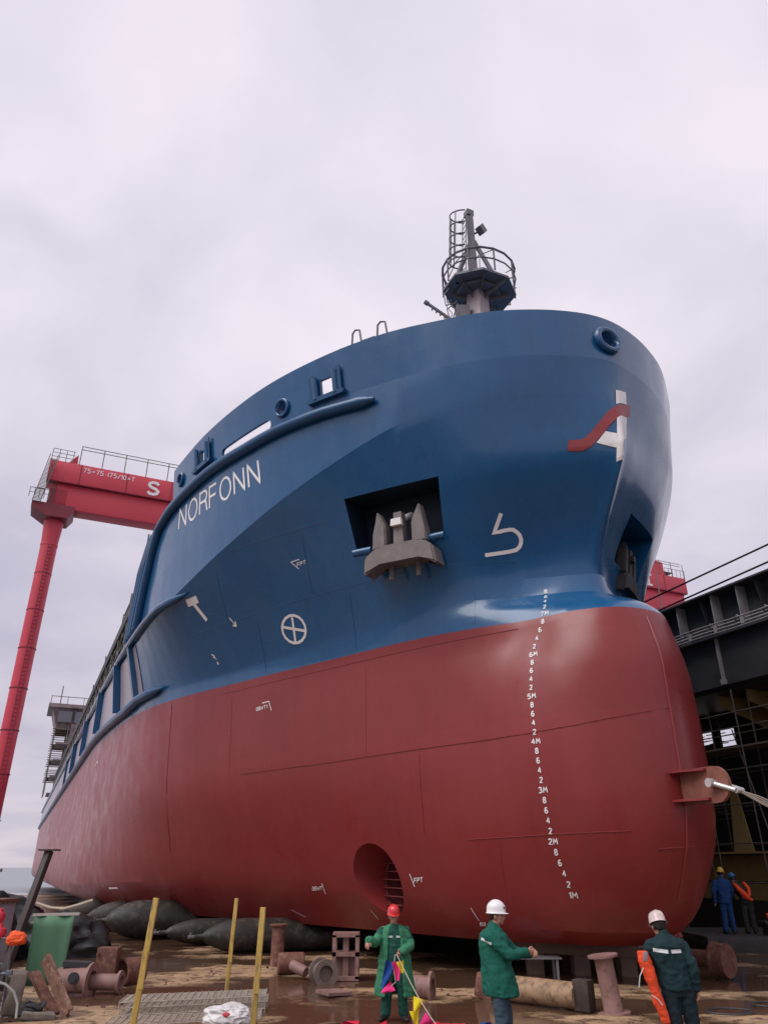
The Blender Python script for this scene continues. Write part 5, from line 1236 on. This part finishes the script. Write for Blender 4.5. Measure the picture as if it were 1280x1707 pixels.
r3=person('p',P3,p3,c3,'man seen from behind in a pale pink helmet and dark coverall walking away')
mb=MB(); lj=[((-.285,.00,1.27),.055,.06),((-.27,.0,1.16),.075,.07),((-.235,.0,1.02),.07,.075),((-.20,.0,.88),.055,.06),((-.165,.0,.72),.065,.055),((-.125,.0,.60),.05,.045),((-.11,.0,.53),.05,.04)]
rings(mb,[((c[0]-.045,-.075,c[2]),a,b) for c,a,b in lj],0,18)
o=fuse(mb,'life_jacket',m_orv,None,.011,2,wr=.013,wf=12); o.location=P3; tag(o,'bright orange life jacket hanging at the left side of the man seen from behind','life jacket')
mb=MB(); mb.tube([(-.36,-.13,1.10),(-.42,-.15,1.02),(-.45,-.15,.90)],.006,5); mb.build('strap',m_refl,o)
mb=MB(); mb.box((-.325,-.145,1.22),(.05,.012,.10),rot=(0,.2,0),bev=.003); mb.build('grey_patch',mat('grey_patch',(.25,.25,.28),rough=.6),o)
mb=MB(); mb.tube([(-.31,-.15,.82),(-.24,-.155,.78),(-.20,-.15,.72)],.007,5); mb.build('strap',m_refl,o)
# 4. and 5. two workers in the distance at right
BZ=.43
p4=dict(yaw=R(4),face=(.5,.85,-.2),head=(.03,.03,1.60),neck=(.0,.0,1.45),chest=(-.01,0,1.27),waist=(0,0,1.05),pelvis=(0,0,.92),
 shL=(-.20,0,1.38),elL=(-.30,-.02,1.10),wrL=(-.28,.04,.84),hdL=(0,0,-1),thL=(0,1,0),shR=(.19,0,1.38),elR=(.28,.06,1.12),wrR=(.26,.2,.92),hdR=(0,.4,-1),thR=(0,1,0),
 hipL=(-.09,0,.88),knL=(-.10,0,.48),anL=(-.11,0,.10),hipR=(.09,0,.88),knR=(.11,0,.48),anR=(.13,0,.10),toeL=(-.2,1,0),toeR=(.2,1,0),
 jacket=[((0,0,.80),.20,.15),((0,0,1.0),.19,.145),((0,0,1.27),.23,.15),((0,0,1.40),.17,.12),((0,0,1.46),.08,.075)])
c4=dict(skin=m_skin,hair=m_hair,helmet=mat('yellow_helmet',(.62,.42,.05),rough=.35),jacket=m_blueo,trousers=m_blueo,boot=m_boot,vox=.014)
person('p',(10.15,24.9,BZ),p4,c4,'distant worker in blue overalls and a yellow helmet standing on the dark ledge')
p5=dict(yaw=R(25),face=(-.3,1,-.5),head=(-.14,.10,1.45),neck=(-.08,.04,1.32),chest=(-.02,0,1.16),waist=(.06,0,.98),pelvis=(.10,0,.88),
 shL=(-.22,-.04,1.24),elL=(-.24,.12,1.02),wrL=(-.14,.28,.92),hdL=(.2,1,0),thL=(0,0,1),shR=(.15,.06,1.27),elR=(.30,.12,1.04),wrR=(.36,.2,.84),hdR=(0,.4,-1),thR=(-.2,1,0),
 hipL=(.02,0,.84),knL=(.0,.05,.47),anL=(.0,-.02,.10),hipR=(.18,0,.84),knR=(.22,.05,.47),anR=(.22,-.02,.10),toeL=(0,1,0),toeR=(.2,1,0),
 jacket=[((.10,0,.80),.18,.14),((.06,0,.98),.17,.13),((-.02,0,1.16),.20,.14),((-.06,.02,1.27),.15,.11),((-.08,.03,1.33),.08,.07)])
c5=dict(skin=m_skin,hair=m_hair,helmet=mat('blue_helmet',(.02,.13,.36),rough=.35),jacket=m_grey2,trousers=m_grey2,boot=m_boot,vox=.014)
r5=person('p',(10.72,25.0,BZ),p5,c5,'distant worker in a blue helmet bending forward in an orange vest')
mb=MB()
limb(mb,[(-.20,-.13,1.30),(-.10,-.19,1.14),(.06,-.20,.98),(.16,-.17,.90)],[.05,.075,.075,.05]); limb(mb,[(.12,-.05,1.33),(.19,-.12,1.18),(.17,-.16,1.02)],[.05,.05,.04]); limb(mb,[(-.02,-.17,.98),(.22,-.14,.90)],[.05,.045])
fuse(mb,'vest',m_orv,r5,.014,2,wr=.008)
tag(blob('orange_bag',(11.35,24.35,.92),(.26,.16,.12),m_orv,21,.5,2.2),'bright orange bag on the black trestle beside the distant workers','bag')
mb=MB(); mb.box((11.5,24.4,.77),(1.2,.5,.05)); [mb.box((x,24.4,.6),(.06,.4,.34)) for x in (11.0,12.0)]; mb.cyl((11.75,24.2,1.0),(13.0,24.2,1.04),.02,n=6); mb.cyl((11.75,24.2,.9),(13.0,24.2,.92),.02,n=6); tag(mb.build('low_table',m_black),'low black trestle with rails carrying the orange bag','trestle')
# ================================================================ bunting
bt=empty('bunting_string',(0,0,0),0,'string of pink, yellow and blue pennants running from the man\'s hand down to the ground','bunting')
m_pink=cloth('pink_flag',(.80,.04,.22),.05); m_yelf=cloth('yellow_flag',(.80,.62,.02),.05); m_redf=cloth('red_flag',(.65,.02,.06),.05); m_bluf=cloth('blue_flag',(.02,.07,.30),.05)
hx=V3(P1[0]+.03,P1[1]-.36,.95); gr=V3(.93,11.9,.04)
st=[hx.lerp(gr,t)+V3(0,0,-.10*math.sin(math.pi*t)) for t in [i/14 for i in range(15)]]
mb=MB(); mb.tube(st,.007,5); mb.build('string',mat('pale_string',(.5,.42,.33),rough=.8),bt)
hang=[hx+V3(-.02,-.02,0),hx+V3(-.05,-.03,-.18),hx+V3(-.02,-.04,-.38),hx+V3(-.12,-.03,-.45)]
gl=[V3(-.55,13.3,.05),V3(-.2,13.05,.05),V3(.25,13.0,.05),V3(.62,12.95,.05),V3(1.05,13.1,.05),V3(1.55,13.3,.05)]
mb=MB(); mb.tube(hang,.006,5); mb.build('string',m_refl,bt); mb=MB(); mb.tube(gl,.007,5); mb.build('string',m_refl,bt)
def flag(p,d,l,w,m,seed):
    """pennant hanging from p, pointing along d"""
    p=V3(*p); d=V3(*d).normalized(); s=V3(1,.15,0); s=(s-d*s.dot(d)).normalized(); n=d.cross(s); mb=MB(); R_=[]
    for i in range(6):
        t=i/5; ww=w*(1-.75*t)
        R_.append([p+d*l*t+s*ww*(j/4-.5)+n*.03*math.sin(seed+3*t+j*1.1) for j in range(5)])
    mb.grid(R_); o=mb.build('pennant',m,bt,smooth=180); return o
for k,(p,d,l,w,m) in enumerate(((st[1],(.2,-.1,-1),.16,.13,m_yelf),(hx+V3(-.01,-.03,-.10),(.1,-.1,-1),.26,.15,m_pink),(hx+V3(-.10,0,-.10),(-.35,-.05,-1),.38,.16,m_bluf),(hx+V3(-.06,-.05,-.42),(-.9,-.1,-.5),.20,.14,m_pink),
  (st[6],(-.3,-.1,-1),.22,.16,m_yelf),(st[9]+V3(-.02,0,0),(-.75,0,-.65),.26,.17,m_pink),(st[10]+V3(-.28,.4,.10),(.1,-.1,-1),.20,.15,m_yelf),(gl[3]+V3(-.14,0,.03),(-1,-.1,-.05),.24,.13,m_yelf),
  (gl[0]+V3(.18,0,.05),(-1,.1,-.08),.26,.16,m_redf),(gl[1]+V3(.25,0,.05),(-1,-.2,-.05),.26,.15,m_redf),(gl[4]+V3(-.25,0,.04),(1,.1,0),.40,.10,m_redf),(gl[3]+V3(.12,0,.10),(.05,-.5,-.5),.26,.16,m_redf),(gl[5]+V3(-.1,0,.03),(1,0,0),.16,.09,m_bluf))):
    flag(p,d,l,w,m,k)
